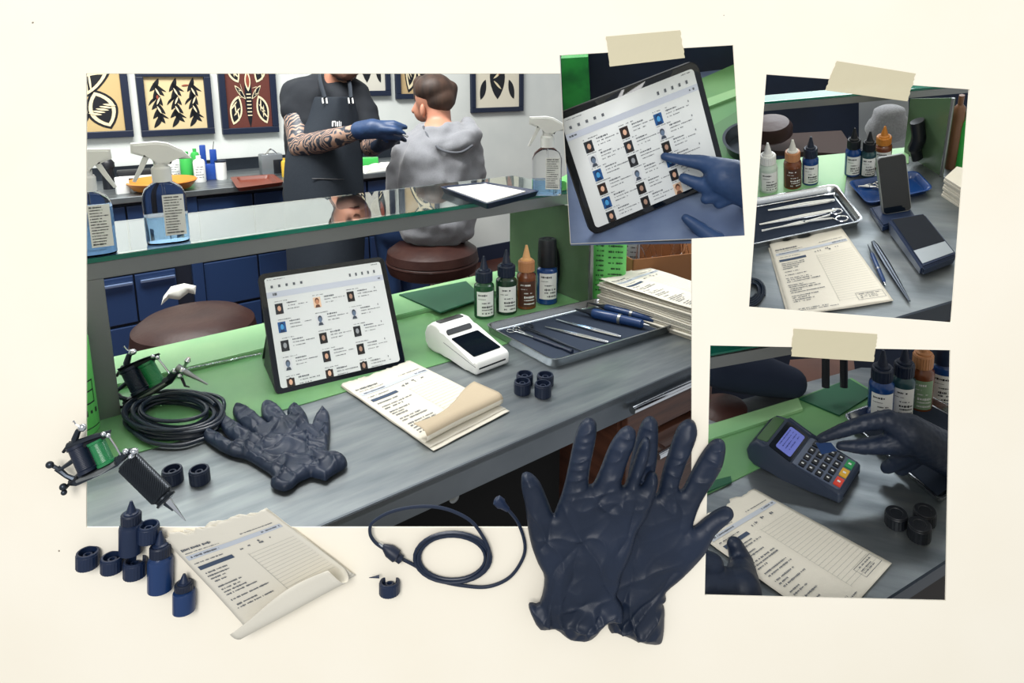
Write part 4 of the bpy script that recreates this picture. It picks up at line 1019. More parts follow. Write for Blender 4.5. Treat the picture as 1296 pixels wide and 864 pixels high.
        bm = new(); Mx, L = alongc((203, 629, 12), (219, 646, 13)); lathe(bm, [(4.5 * s, 0), (3.6 * s, .4 * L), (1 * s, L)], 18, Mx); obj('tip_guide', bm, M_darksteel, root)
    else:
        Mx, L = alongc((163, 566, 14), (203, 592, 14)); bm = new(); lathe(bm, [(5 * s, 0), (4 * s, .3 * L), (2 * s, .7 * L), (1 * s, L)], 16, Mx); obj('nose_cone', bm, M_rail, root)
        Mx, L = alongc((168, 574, 14), (180, 554, 14)); bm = new(); lathe(bm, [(3 * s, 0), (2 * s, .6 * L), (4 * s, .8 * L), (2 * s, L)], 16, Mx); obj('needle_bar_clip', bm, M_chrome, root)
        bar('hook', [(168, 580, 12), (172, 592, 12), (178, 594, 12)], [2, 1.6, .8], M_black)
    return root
sB = 1 / BOARD.ppm(BOARD.on(130, 590, .02))
machine(BOARD, lambda x, y, h: BOARD.on(x, y, .004 + (h) * sB * 1.3), sB, 'tattoo machine with knurled grip and needle tip, over the left picture edge', True, 0)
pm = CF.on(185, 510); dm = CF.depth(pm); s1 = .93 * dm / FPX
def mp1(x, y, h):
    X, Y = x - 125, y - 582; c, s_ = math.cos(-.07), math.sin(-.07)
    X, Y = X * c - Y * s_, X * s_ + Y * c
    return CF.at(190 + X * .93, 482 + Y * .93, dm - .004 - h * s1 * .8)
machine(CF, mp1, s1, 'upper tattoo machine with a green coil resting above the coiled cable', False, 0)
# strips of tape
M_tape = mat('beige_paper_tape', 'd8cfb0', .7, bump=.2, bscale=80, alpha=.86)
def tape(pts, label):
    P = [BOARD.on(x, y, .0016) for x, y in pts]; o = sum(P, V((0, 0, 0))) / 4; rr_ = random.Random(int(pts[0][0])); out = []
    for i in range(4):
        a, b = P[i], P[(i + 1) % 4]; n = 14 if i in (1, 3) else 1
        for k in range(n):
            j = (rr_.uniform(-.0008, .0008) if n > 1 and k else 0); out.append((a.lerp(b, k / n).x + j - o.x, a.lerp(b, k / n).y - o.y))
    bm = new(); prism(bm, out, .0003, .0008)
    tag(obj('tape_strip', bm, M_tape, fr=BOARD, M=T(o.x, o.y, 0), smooth=False), label, 'tape', 'strips of beige tape')
tape([(767, 46), (861, 38), (867, 73), (772, 84)], 'strip of beige tape over the top of the tablet picture')
tape([(1060, 77), (1160, 93), (1149, 128), (1045, 114)], 'slanted strip of beige tape over the top of the bottles and phone picture')
tape([(1005, 416), (1111, 423), (1106, 458), (1002, 451)], 'strip of beige tape over the top of the card terminal picture')
# ---------------------------------------------------------------- framed pictures on the back wall
def wallp(x, y): return atY(x, y, YW - .003)
def leaf_pts(cx, cy, l, w_, a, bend=0, n=10):
    out = []
    for s in (1, -1):
        for i in range(n + 1):
            t = i / n if s > 0 else 1 - i / n
            u = (t - .5) * l; v = s * w_ / 2 * math.sin(PI * t) ** .8 + bend * math.sin(PI * t)
            out.append((cx + u * math.cos(a) - v * math.sin(a), cy + u * math.sin(a) + v * math.cos(a)))
    return out
def picture(x0, x1, yb, ztop, label, art, bgc, seed):
    a, b = wallp(x0, yb), wallp(x1, yb - (x1 - x0) * .045)
    zb = (a.z + b.z) / 2; W, H = b.x - a.x, ztop - zb
    t = thing('picture_frame', label, 'framed picture', CF, (a.x, YW - .003, zb), 0, 'framed tattoo drawings on the wall')
    bw = .036; bm = new()
    for (p, q_, r, s_) in ((0, W, 0, bw), (0, W, H - bw, H), (0, bw, bw, H - bw), (W - bw, W, bw, H - bw)): boxz(bm, p, q_, -.03, 0, r, s_, bev=.003)
    obj('frame', bm, M_navyd, t, smooth=False)
    bm = new(); boxz(bm, bw, W - bw, -.012, -.008, bw, H - bw); pn = obj('print', bm, mat('art_ground_' + bgc, bgc, .7, col2=bgc, cscale=4), t, smooth=False)
    w_, h_ = W - 2 * bw, H - 2 * bw; rnd = random.Random(seed)
    def put(bms, pts, lay): poly3(bms, [V((bw + p[0] * w_, -.0135 - .0012 * lay, bw + p[1] * h_)) for p in pts])
    k, c, r = new(), new(), new()
    art(lambda pts, lay=0: put(k, pts, lay), lambda pts, lay=1: put(c, pts, lay), lambda pts, lay=2: put(r, pts, lay), rnd)
    obj('black_drawing', k, M_black, pn, smooth=False); 
    if len(c.verts): obj('pale_drawing', c, mat('art_cream', 'cfc3a2', .7), pn, smooth=False)
    else: c.free()
    if len(r.verts): obj('red_drawing', r, mat('art_red', '7e3a2a', .7), pn, smooth=False)
    else: r.free()
    return t
def art_flames(K, C, R, rnd):
    for cx in (.2, .5, .8):
        for i in range(9):
            y = .85 - i * .085; s = 1 if i % 2 else -1
            K(leaf_pts(cx + s * .035, y, .30, .085, PI / 2 + s * rnd.uniform(.25, .6) , .02 * s))
            if i % 3 == 0: K(leaf_pts(cx - s * .07, y - .05, .24, .045, PI / 2 - s * .8, .02))
        for i in range(3): C(leaf_pts(cx + .01, .72 - .17 * i, .16, .03, PI / 2 + .4 * (-1) ** i))
    R(leaf_pts(.2, .62, .09, .04, PI / 2)); R(leaf_pts(.68, .84, .14, .03, .1))
def art_moth(K, C, R, rnd):
    K([(0, 0), (1, 0), (1, 1), (0, 1)], 0) if False else None
    for s in (1, -1):
        for (cx, cy, l, w_, a) in ((.5 + s * .3, .82, .42, .26, PI / 2 - s * .5), (.5 + s * .3, .25, .44, .27, PI / 2 + s * .4), (.5 + s * .18, .5, .3, .08, s * .7)):
            C(leaf_pts(cx, cy, l, w_, a)); K(leaf_pts(cx, cy, l * .82, w_ * .72, a), 2)
            for j in range(4): C(leaf_pts(cx + (j - 1.5) * .03 * math.cos(a + 1.57), cy + (j - 1.5) * .045, l * .42, w_ * .10, a + .5 * (-1) ** j), 3)
    K(leaf_pts(.5, .42, .85, .17, PI / 2)); C(leaf_pts(.5, .66, .3, .13, PI / 2), 3); R(leaf_pts(.5, .66, .2, .08, PI / 2), 4)
    for j in range(7): C([(.45, .48 - j * .05), (.55, .48 - j * .05), (.55, .465 - j * .05), (.45, .465 - j * .05)], 3)
def art_bold(K, C, R, rnd):
    for (cx, cy, l, w_, a) in ((.72, .3, .5, .36, 1.9), (.35, .28, .5, .34, 1.2), (.5, .62, .8, .25, .5), (.6, .9, .7, .2, -.1)):
        K(leaf_pts(cx, cy, l * 1.15, w_ * 1.2, a)); C(leaf_pts(cx, cy, l, w_, a), 1); K(leaf_pts(cx, cy, l * .8, w_ * .7, a), 2)
        for j in range(5): C(leaf_pts(cx + (j - 2) * .05, cy + (j - 2) * .03, l * .36, .028, a + 1.1), 3)
    R(leaf_pts(.42, .5, .2, .08, .9), 4)
def art_spots(K, C, R, rnd):
    for s in (1, -1):
        K(leaf_pts(.5 + s * .28, .70, .5, .18, PI / 2 - s * .3)); R(leaf_pts(.5 + s * .28, .78, .26, .1, PI / 2 - s * .3), 1)
        K(leaf_pts(.5 + s * .32, .2, .25, .12, PI / 2 + s * .5))
        for j in range(3): C(leaf_pts(.5 + s * (.24 + .03 * j), .6 - .06 * j, .12, .02, PI / 2 + s), 2)
    K(leaf_pts(.5, .34, .5, .34, PI / 2)); C(leaf_pts(.5, .36, .2, .03, .4), 1); C(leaf_pts(.5, .25, .2, .03, -.5), 1); C(leaf_pts(.5, .48, .2, .03, -.4), 1); R(leaf_pts(.55, .4, .1, .05, 1), 2)
zt3 = atY(220, 89, YW).z
z5 = atY(470, 121, YW).z
picture(52, 169, 178, zt3 + .10, 'framed bold black and cream drawing at the left edge of the large picture', art_bold, 'b09a6c', 1)
picture(179, 271, 173, zt3, 'framed beige print of three upright black tribal motifs on the wall', art_flames, 'bfae86', 2)
picture(281, 352, 170, zt3 + .12, 'framed dark red print with pale winged shapes, left of the apron wearer', art_moth, '54261e', 3)
picture(434, 493, 123, zt3 + .5, 'framed pale print with dark shapes behind the standing person', art_spots, 'bdbbb0', 4)
picture(500, 551, 126, zt3 + .5, 'framed tan print partly behind the seated person', art_bold, 'a9926b', 5)
picture(595, 660, 143, zt3 + .45, 'framed cream print with dark and red wing shapes, rightmost on the wall', art_spots, 'cbc6b4', 6)

# ---------------------------------------------------------------- things on the back worktop
def wt_(px, py, h=0): return CF.on(px, py, h)
def simple_lathe(nm, label, cat, px, py, yt, wpx, prof, m, group=None, seg=28, sq=0, sy=1, h=0):
    p0 = CF.on(px, py, h); r = wpx / 2 / CF.ppm(p0); p = p0 + CF.away(p0) * r; H = CF.rise(p, yt)
    bm = new(); lathe(bm, [(r * a, H * b) for a, b in prof], seg, sq=sq, sy=sy)
    return tag(obj(nm, bm, m, fr=CF, M=T(p.x, p.y, h) @ Rot(up_rot(CF, p), 'Z')), label, cat, group), r, H
BP = [(.95, 0), (1, .03), (1, .76), (.85, .84), (.42, .88), (.42, 1)]
o, r, H = simple_lathe('bottle', 'green bottle on the back worktop, left one of the two', 'bottle', 238, 229, 192, 15, BP, M_green)
o, r, H = simple_lathe('bottle', 'green bottle half hidden behind the white bottle on the back worktop', 'bottle', 249, 222, 188, 10, BP, M_green)
def labelled(o, r, H):
    bm = new(); f = label_map(r, H * .1, H * .65, -PI / 2 - .8, -PI / 2 + .8, .001); rd_ = random.Random(8)
    for k in range(5): scrawl(bm, f, .1, .9, .1 + .18 * k, .07, rd_, .8)
    obj('printing', bm, M_ink, o, smooth=False)
o, r, H = simple_lathe('bottle', 'white bottle with small print beside the blue holder on the back worktop', 'bottle', 254, 231, 197, 14, BP, M_white); labelled(o, r, H)
o, r, H = simple_lathe('bottle', 'white bottle behind the spray bottle on the back worktop', 'bottle', 222, 226, 196, 16, BP, M_white); labelled(o, r, H)
o, r, H = simple_lathe('cup', 'white cup with a thin dark lid right of the blue holder', 'cup', 281, 228, 203, 13, [(.9, 0), (1, .1), (1, .93)], M_white)
bm = new(); lathe(bm, [(r * 1.05, H * .93), (r * 1.1, H)], 24); obj('lid', bm, M_navyd, o)
simple_lathe('bowl', 'wide orange bowl on the back worktop behind the clear spray bottle', 'bowl', 207, 247, 227, 84, [(.55, 0), (.8, .2), (1, .9), (.97, 1), (.9, .9), (.6, .3)], M_org, seg=40)
p = CF.on(266, 228); s_ = 1 / CF.ppm(p); t = thing('brush_holder', 'blue plastic holder with two tall compartments on the back worktop', 'holder', CF, tuple(p + CF.away(p) * .03), up_rot(CF, p))
bm = new(); boxz(bm, -10 * s_, 10 * s_, -6 * s_, 6 * s_, 0, 20 * s_, bev=.004); obj('base_box', bm, mat('royal_blue_plastic', '183f8c', .4), t)
bm = new(); boxz(bm, -9 * s_, -2 * s_, -2 * s_, 5 * s_, 18 * s_, 44 * s_, bev=.004); obj('tall_compartment', bm, _m['royal_blue_plastic'], t)
bm = new(); boxz(bm, 2 * s_, 10 * s_, -2 * s_, 5 * s_, 18 * s_, 38 * s_, bev=.004); obj('tall_compartment', bm, _m['royal_blue_plastic'], t)
bm = new(); tube(bm, [(6 * s_, 0, 36 * s_), (8 * s_, 0, 48 * s_)], .4 * s_, 6); obj('brush_handle', bm, M_black, t)
tc2 = flat(CF, [(291, 224), (300, 238), (360, 230), (346, 220)], .02)
bm = new(); pan(bm, tc2, .02, .03, .01, .03); tag(obj('wooden_tray', bm, mat('brown_tray_wood', '6b3426', .4), fr=CF), 'reddish brown wooden tray on the back worktop left of the standing person', 'tray')
def bxat(nm, label, cat, px, py, wpx, hpx, dpx, m, group=None, bev=.006, rz=0):
    p = CF.on(px, py); s_ = 1 / CF.ppm(p); bm = new(); boxz(bm, -wpx / 2 * s_, wpx / 2 * s_, 0, dpx * s_, 0, hpx * s_, bev=bev)
    return tag(obj(nm, bm, m, fr=CF, M=T(p.x, p.y, 0) @ Rot(up_rot(CF, p) + rz, 'Z')), label, cat, group), s_
o, s_ = bxat('power_unit', 'grey metal box device behind the wooden tray on the back worktop', 'device', 346, 222, 26, 27, 16, mat('grey_metal', '7e8488', .4, .5), rz=.25)
bm = new(); boxz(bm, 1 * s_, 12 * s_, -1.5 * s_, 0, 2 * s_, 20 * s_, bev=.003); obj('front_panel', bm, M_black, o)
bm = new(); tube(bm, spline([(-6 * s_, 4 * s_, 26 * s_), (0, 4 * s_, 33 * s_), (8 * s_, 4 * s_, 26 * s_)], 6), 1 * s_, 6); obj('wire_loop', bm, M_chrome, o)
o, r, H = simple_lathe('bottle', 'small yellow bottle right of the grey box device', 'bottle', 361, 224, 200, 8, BP, mat('yellow_plastic', 'c8a53a', .4))
simple_lathe('canister', 'black lidded canister at the left end of the back worktop', 'canister', 139, 240, 193, 17, [(.8, 0), (.8, .55), (1, .6), (1, .72), (.7, .8), (.3, .85), (.2, 1)], M_black)
p = CF.on(163, 224); s_ = 1 / CF.ppm(p); bm = new(); tube(bm, [p + E1 * 0 + V((10 * s_ * math.cos(a), .02, 22 * s_ + 15 * s_ * math.sin(a))) for a in [k * PI / 10 for k in range(20)]], 2.2 * s_, 8, closed=True); tube(bm, [p + V((-9 * s_, .02, 0)), p + V((-9 * s_, .02, 20 * s_))], 2.5 * s_, 8)
tag(obj('headphones', bm, M_black, fr=CF), 'black looped headband on the back worktop beside the canister', 'headphones')
o, s_ = bxat('black_machine', 'low black boxy device with a pale stripe on the back worktop', 'device', 172, 236, 38, 20, 22, M_black); bm = new(); boxz(bm, -17 * s_, 19 * s_, -1 * s_, 0, 11 * s_, 14 * s_); obj('stripe', bm, M_label, o, smooth=False)
o, s_ = bxat('card_box', 'small white carton at the front of the back worktop', 'box', 157, 246, 15, 22, 8, M_label, rz=.2)
bxat('green_box', 'low bright green box on the worktop between the two people', 'box', 466, 211, 26, 11, 14, M_green)
bm = new(); P_ = flat(CF, [(452, 214), (462, 219), (500, 213), (494, 206)], .004); c_ = sum((V(p) for p in P_), V((0, 0))) / 4
inflate(bm, [(p[0] - c_.x, p[1] - c_.y) for p in P_], .02, .012, edge_r=.04, disp=lambda x, y, d, k: .012 * noise.noise(V((x * 20, y * 20, 0))))
tag(obj('folded_towel', bm, M_paperw, fr=CF, M=T(c_.x, c_.y, 0)), 'white folded towel on the worktop between the two people', 'towel')

# ---------------------------------------------------------------- stools
def stool(px, py_top, wpx, depth, label, thickpx):
    c = CF.at(px, py_top, depth); s_ = depth / FPX; r = wpx / 2 * s_; th = thickpx * s_
    t = thing('stool', label, 'stool', CF, (c.x, c.y, -.9), 0); z1 = c.z + .9; z0 = z1 - th
    bm = new(); lathe(bm, [(r * .82, z0), (r * .95, z0 + th * .1), (r, z0 + th * .35), (r, z0 + th * .45), (r * .985, z0 + th * .47), (r, z0 + th * .5), (r * .97, z0 + th * .75), (r * .8, z0 + th * .93), (r * .5, z1 + .002), (r * .12, z1 + .004)], 56); obj('seat', bm, M_leather, t)
    bm = new(); tube(bm, [(r * 1.0 * math.cos(k * PI / 28), r * 1.0 * math.sin(k * PI / 28), z0 + th * .42) for k in range(56)], .003, 6, closed=True); obj('piping', bm, M_leather, t)
    bm = new(); lathe(bm, [(.03, .06), (.028, z0 - .2), (.018, z0 - .2), (.018, z0 - .01), (r * .5, z0)], 24); obj('post', bm, M_chrome, t)
    bm = new(); tube(bm, [(r * .9 * math.cos(k * PI / 18), r * .9 * math.sin(k * PI / 18), .3) for k in range(36)], .009, 8, closed=True)
    for k in range(4): tube(bm, [(0, 0, .3), (r * .9 * math.cos(k * PI / 2), r * .9 * math.sin(k * PI / 2), .3)], .006, 6)
    obj('foot_ring', bm, M_chrome, t)
    bm = new(); lathe(bm, [(r * 1.05, 0), (r * 1.05, .015), (r * .3, .04), (.035, .07)], 40); obj('base', bm, M_chrome, t)
    for k in range(2):
        bm = new(); x_ = (.25 if k else .75) * r; tube(bm, [(x_, -r * .3, z0), (x_, -r * .3, z0 - .09)], .004, 6); obj('lever', bm, M_darksteel, t)
    return t, c
stool(245, 397, 146, 1.96, 'round brown leather stool behind the left part of the counter', 52)
_, s2 = stool(547, 306, 116, 2.8, 'round brown leather stool under the person in the grey hoodie', 40)
p = CF.at(226, 372, 2.15); bm = new()
inflate(bm, [(-.055, -.03), (-.03, -.01), (0, -.02), (.03, .0), (.05, -.01), (.056, .02), (.02, .035), (-.02, .03), (-.045, .0)], .018, .006, edge_r=.03)
tag(obj('crumpled_cloth', bm, M_paperw, fr=CF, M=T(p.x, p.y, p.z) @ Rot(up_rot(CF, p), 'Z') @ Rot(1.0, 'X')), 'white crumpled cloth beyond the round brown stool', 'cloth')

# ---------------------------------------------------------------- people
def tattoo_mat():
    m = bpy.data.materials.new('tattooed_skin'); m.use_nodes = True; nt = m.node_tree; b = nt.nodes['Principled BSDF']; N = nt.nodes.new; L = nt.links.new
    b.inputs['Roughness'].default_value = .5
    tc = N('ShaderNodeTexCoord'); nz = N('ShaderNodeTexNoise'); nz.inputs['Scale'].default_value = 9; nz.inputs['Detail'].default_value = 2
    L(tc.outputs['Object'], nz.inputs['Vector']); mx = N('ShaderNodeMixRGB'); mx.inputs[0].default_value = .12; L(tc.outputs['Object'], mx.inputs[1]); L(nz.outputs['Color'], mx.inputs[2])
    wv = N('ShaderNodeTexWave'); wv.inputs['Scale'].default_value = 22; wv.inputs['Distortion'].default_value = 9; wv.inputs['Detail'].default_value = 1.5; wv.inputs['Detail Scale'].default_value = 1.2; wv.wave_type = 'RINGS'
    L(mx.outputs[0], wv.inputs['Vector']); cr = N('ShaderNodeValToRGB'); e = cr.color_ramp.elements
    e[0].position = .3; e[0].color = lin('262d38'); e[1].position = .75; e[1].color = lin('a08270'); e.new(.5).color = lin('59585c')
    L(wv.outputs['Fac'], cr.inputs[0]); L(cr.outputs[0], b.inputs['Base Color']); return m
M_tat = tattoo_mat()
A = lambda x, y, d: MAIN.at(x, y, d)
def body(nm, parts, m, par, vox, it=5):
    bm = new()
    for p in parts:
        if p[0] == 'c': chain(bm, p[1], p[2])
        elif p[0] == 'e': ellipsoid(bm, *p[1:])
    o = obj(nm, bm, m, par, smooth=True); remesh(o, vox, it); return o
def px2m(px, d): return px * d / FPX
D = 2.95
art_ = thing('person', 'standing person in a black shirt and apron with tattooed arms and navy gloves', 'person', MAIN)
m_ = lambda v: px2m(v, D)
neck = A(415, 98, D); ch = A(412, 150, D)
body('body', [('c', [A(436, 72, D - .02), A(433, 62, D)], [m_(23), m_(26)]), ('c', [A(436, 90, D - .06), A(434, 82, D - .03)], [m_(15), m_(18)]), ('c', [A(418, 118, D + .04), A(424, 92, D + .03)], [m_(20), m_(17)]),
     ('c', [A(376, 140, D - .05), A(381, 186, D - .12), A(420, 176, D - .3), A(455, 166, D - .36)], [m_(18), m_(15), m_(12.5), m_(9)]),
     ('c', [A(457, 130, D), A(470, 186, D - .1), A(490, 176, D - .32)], [m_(15), m_(13), m_(9)]),
     ('c', [A(385, 130, D), A(412, 200, D), A(410, 300, D)], [m_(20), m_(36), m_(34)]), ('c', [A(440, 130, D), A(425, 200, D)], [m_(20), m_(34)])], M_tat, art_, .012)
face = obj('beard', (lambda bm: (chain(bm, [A(425, 88, D - .085), A(438, 94, D - .115), A(448, 88, D - .09)], [m_(9), m_(8.5), m_(8)]), bm)[1])(new()), mat('brown_beard', '5d3f33', .8, bump=.4, bscale=200), art_); remesh(face, .008, 4)
nz_ = obj('nose', (lambda bm: (chain(bm, [A(440, 66, D - .16), A(442, 74, D - .18)], [m_(3.5), m_(5)]), bm)[1])(new()), mat('skin', ''), art_)
for x_ in (430, 450):
    ey_ = obj('eye', (lambda bm: (ellipsoid(bm, A(x_, 64, D - .13 - (.0 if x_ == 430 else -.005)), m_(4), m_(3), m_(2.4)), bm)[1])(new()), M_label, art_)
    obj('iris', (lambda bm: (ellipsoid(bm, A(x_, 64, D - .139), m_(1.7), m_(1.5), m_(1.7)), bm)[1])(new()), M_black, ey_)
mo_ = obj('mouth', (lambda bm: (tube(bm, [A(433, 84.5, D - .123), A(440, 84, D - .137), A(447, 84.5, D - .127)], m_(1.6), 8), bm)[1])(new()), mat('lip_pink', '8f5548', .5), art_)
hr = obj('hair', (lambda bm: (ellipsoid(bm, A(430, 52, D + .02), m_(27), m_(27), m_(22)), bm)[1])(new()), mat('brown_beard', ''), art_)
nk = obj('face_and_neck', (lambda bm: (chain(bm, [A(424, 116, D + .01), A(428, 96, D - .01)], [m_(18.5), m_(17)]), chain(bm, [A(436, 86, D - .06), A(436, 70, D - .04)], [m_(17), m_(25)]), bm)[2])(new()), M_skin, art_); remesh(nk, .01, 4)
body('shirt', [('c', [A(378, 118, D), A(412, 110, D + .03), A(448, 116, D)], [m_(19), m_(21), m_(17)]), ('c', [A(375, 120, D - .01), A(376, 141, D - .05)], [m_(19), m_(21)]), ('c', [A(451, 120, D - .01), A(459, 142, D - .03), A(467, 172, D - .08)], [m_(18), m_(18.5), m_(17)]),
     ('c', [A(392, 130, D), A(398, 190, D), A(394, 262, D)], [m_(34), m_(36), m_(33)]), ('c', [A(432, 130, D), A(424, 190, D), A(424, 262, D)], [m_(29), m_(33), m_(33)])], mat('black_tshirt', '0e141c', .85, bump=.2, bscale=40), art_, .014)
def drape(rows, D0, bulge, n=16, fold=.004, seed=1):
    bm = new(); g = []
    for (y, xl_, xr) in rows:
        row = []
        for i in range(n + 1):
            u = i / n; x = xl_ + (xr - xl_) * u; k = 1 - (2 * u - 1) ** 2
            row.append(bm.verts.new(A(x, y, D0 - bulge * k + fold * noise.noise(V((u * 6, y * .04, seed))))))
        g.append(row)
    for a, b in zip(g, g[1:]):
        for i in range(n): bm.faces.new((a[i], a[i + 1], b[i + 1], b[i]))
    return bm
rows = [(122, 398, 447), (140, 392, 452), (160, 382, 456), (185, 362, 459), (220, 359, 459), (260, 359, 462), (300, 362, 462), (350, 364, 460)]
ap = obj('apron', drape(rows, D - .10, .11), mat('charcoal_apron', '17202a', .8, bump=.25, bscale=60), art_, sharp=80); ap.modifiers.new('s', 'SOLIDIFY').thickness = .004; sb_ = ap.modifiers.new('u', 'SUBSURF'); sb_.levels = sb_.render_levels = 2
for (a, b, c) in (((404, 92), (406, 106), (411, 124)), ((440, 96), (443, 110), (444, 124))):
    bm = new(); tube(bm, spline([A(*a, D - .02), A(*b, D - .15), A(*c, D - .195)], 5), m_(3), 8, flat=.4); obj('apron_strap', bm, mat('charcoal_apron', ''), art_)
    bm = new(); x, y = c
    for dx in (-3, 2): tube(bm, [A(x + dx, y, D - .205), A(x + dx + 1, y + 7, D - .207)], m_(1), 6)
    obj('strap_clip', bm, M_white, art_)
# the letters on the bib
bm = new()
for (x0, y0, x1, y1) in ((420, 153, 422, 160), (424, 153, 425, 160), (426, 154, 428, 160), (429, 153, 430, 160), (431, 154, 432, 160), (420, 153, 424, 154.5)):
    poly3(bm, [A(x, y, D - .218) for x, y in ((x0, y0), (x1, y0), (x1, y1), (x0, y1))])
obj('bib_print', bm, M_label, art_, smooth=False)
bm = new(); tube(bm, [A(395, 226, D - .215), A(435, 227, D - .215)], m_(.6), 6); obj('pocket_seam', bm, M_black, art_)
def limb(pts, D0): return [A(x, y, D0 + d) for x, y, d in pts]
body('glove_near', [('c', limb([(455, 165, -.36), (472, 163, -.38), (484, 164, -.38)], D), [m_(10.5), m_(11.5), m_(10)]), ('c', limb([(484, 160, -.38), (498, 157, -.39), (513, 161, -.38)], D), [m_(7), m_(4.6), m_(3)]),
     ('c', limb([(484, 164, -.40), (500, 165, -.41), (511, 169, -.40)], D), [m_(6), m_(4.4), m_(3)]), ('c', limb([(480, 170, -.37), (494, 173, -.38), (505, 175, -.36)], D), [m_(6), m_(4.2), m_(3)]), ('c', limb([(480, 168, -.35), (492, 178, -.34), (501, 178, -.33)], D), [m_(5.5), m_(4), m_(3)])], M_nitrile2, art_, .006, 4)
body('glove_far', [('c', limb([(478, 184, -.22), (490, 178, -.31), (498, 174, -.34)], D), [m_(9), m_(10), m_(7)]), ('c', limb([(498, 174, -.34), (506, 173, -.34), (513, 178, -.33)], D), [m_(5), m_(3.6), m_(2.6)]), ('c', limb([(496, 176, -.32), (504, 180, -.31)], D), [m_(5), m_(3)])], M_nitrileK, art_, .006, 4)
body('trousers', [('c', [A(392, 262, D), A(388, 340, D), A(386, 470, D)], [m_(32), m_(24), m_(16)]), ('c', [A(428, 262, D), A(432, 340, D), A(432, 470, D)], [m_(32), m_(24), m_(16)])], mat('dark_trousers', '131b26', .85), art_, .02)
ndl = obj('tattoo_needle', (lambda bm: (tube(bm, [A(500, 166, D - .40), A(516, 173, D - .41)], m_(1.2), 8), bm)[1])(new()), M_rail); tag(ndl, 'thin pale tattoo tool held between the gloved fingers', 'tattoo tool')
# seated person seen from behind
D2 = 2.8; m2 = lambda v: px2m(v, D2)
cl = thing('person', 'person in a grey hoodie seated on the leather stool, seen from behind', 'person', MAIN)
B = lambda x, y, d=0: A(x, y, D2 + d)
body('body', [('e', B(547, 122, .04), m2(22), m2(26), m2(29)), ('c', [B(557, 170, .02), B(553, 135, .02)], [m2(16), m2(17)]), ('e', B(535, 140, .07), m2(12), m2(14), m2(15)), ('c', [B(528, 143, .10), B(531, 134, .08)], [m2(4.5), m2(6)]),
     ('c', [B(556, 180), B(552, 270)], [m2(30), m2(34)]), ], M_skin, cl, .010, 3)
ns = obj('nose', (lambda bm: (chain(bm, [B(528, 131, .125), B(524.5, 140, .13)], [m2(3), m2(4)]), bm)[1])(new()), mat('skin', ''), cl)
ear = obj('ear', (lambda bm: (ellipsoid(bm, B(535, 140, -.022), m2(3.6), m2(4), m2(8.5)), bm)[1])(new()), mat('skin', ''), cl)
hair = body('hair', [('e', B(549, 113, .025), m2(25.5), m2(29), m2(21)), ('e', B(556, 126, .0), m2(20), m2(18), m2(18)), ('c', [B(533, 122, .06), B(533, 106, .07)], [m2(10), m2(11)]), ('c', [B(569, 128, .01), B(570, 112, .02)], [m2(8), m2(10)])], mat('dark_brown_hair', '261b16', .6, bump=.9, bscale=26, stretch=(1, 1, .22), col2='453126', cscale=22), cl, .008, 3)
M_hood = mat('heather_grey_fleece', '7f8186', .95, bump=.3, bscale=350, col2='74767b', cscale=300, sheen=.3)
hd = body('hoodie', [('c', [B(522, 190), B(560, 182, .02), B(592, 192)], [m2(24), m2(30), m2(22)]), ('c', [B(548, 205), B(546, 250), B(542, 278)], [m2(44), m2(42), m2(40)]), ('c', [B(572, 205), B(572, 250), B(566, 280)], [m2(36), m2(36), m2(36)]),
     ('c', [B(516, 196), B(503, 230, .03), B(498, 262, .10), B(480, 262, .3)], [m2(20), m2(17), m2(15), m2(12)]), ('c', [B(595, 198), B(600, 232, .05), B(592, 266, .16)], [m2(19), m2(15), m2(14)]),
     ('c', [B(548, 164, .06), B(540, 176, .0), B(556, 186, -.11), B(582, 182, -.11), B(598, 170, -.03), B(592, 158, .04)], [m2(8), m2(11), m2(13), m2(14), m2(12), m2(9)]), ('c', [B(566, 170, -.05), B(580, 172, -.06)], [m2(14), m2(13)]), ('c', [B(535, 164, .02), B(544, 168, -.055), B(560, 169, -.085), B(576, 160, -.03)], [m2(8), m2(10), m2(11), m2(9)])], M_hood, cl, .011, 4)
dn = bpy.data.textures.new('cloth_folds', 'CLOUDS'); dn.noise_scale = .09; dn.noise_depth = 1
dm_ = hd.modifiers.new('d', 'DISPLACE'); dm_.texture = dn; dm_.strength = .038; dm_.mid_level = .5
dm3 = bpy.data.objects['shirt'].modifiers.new('d', 'DISPLACE'); dm3.texture = dn; dm3.strength = .02
bm = new(); tube(bm, spline([B(536, 160, -.06), B(544, 176, -.11), B(560, 190, -.16), B(582, 193, -.17), B(598, 184, -.12)], 6), m2(1.6), 8); obj('hood_seam', bm, mat('dark_grey_fleece', '55585e', .95), cl)
body('jeans', [('c', [B(562, 292, .02), B(540, 292)], [m2(22), m2(24)]), ('c', [B(545, 292, .0), B(488, 298, .22), B(497, 368, .2)], [m2(20), m2(16), m2(12)]), ('c', [B(560, 290, .1), B(510, 300, .35), B(512, 368, .32)], [m2(20), m2(15), m2(11)])], mat('blue_denim', '223c66', .9, bump=.2, bscale=300), cl, .012, 4)
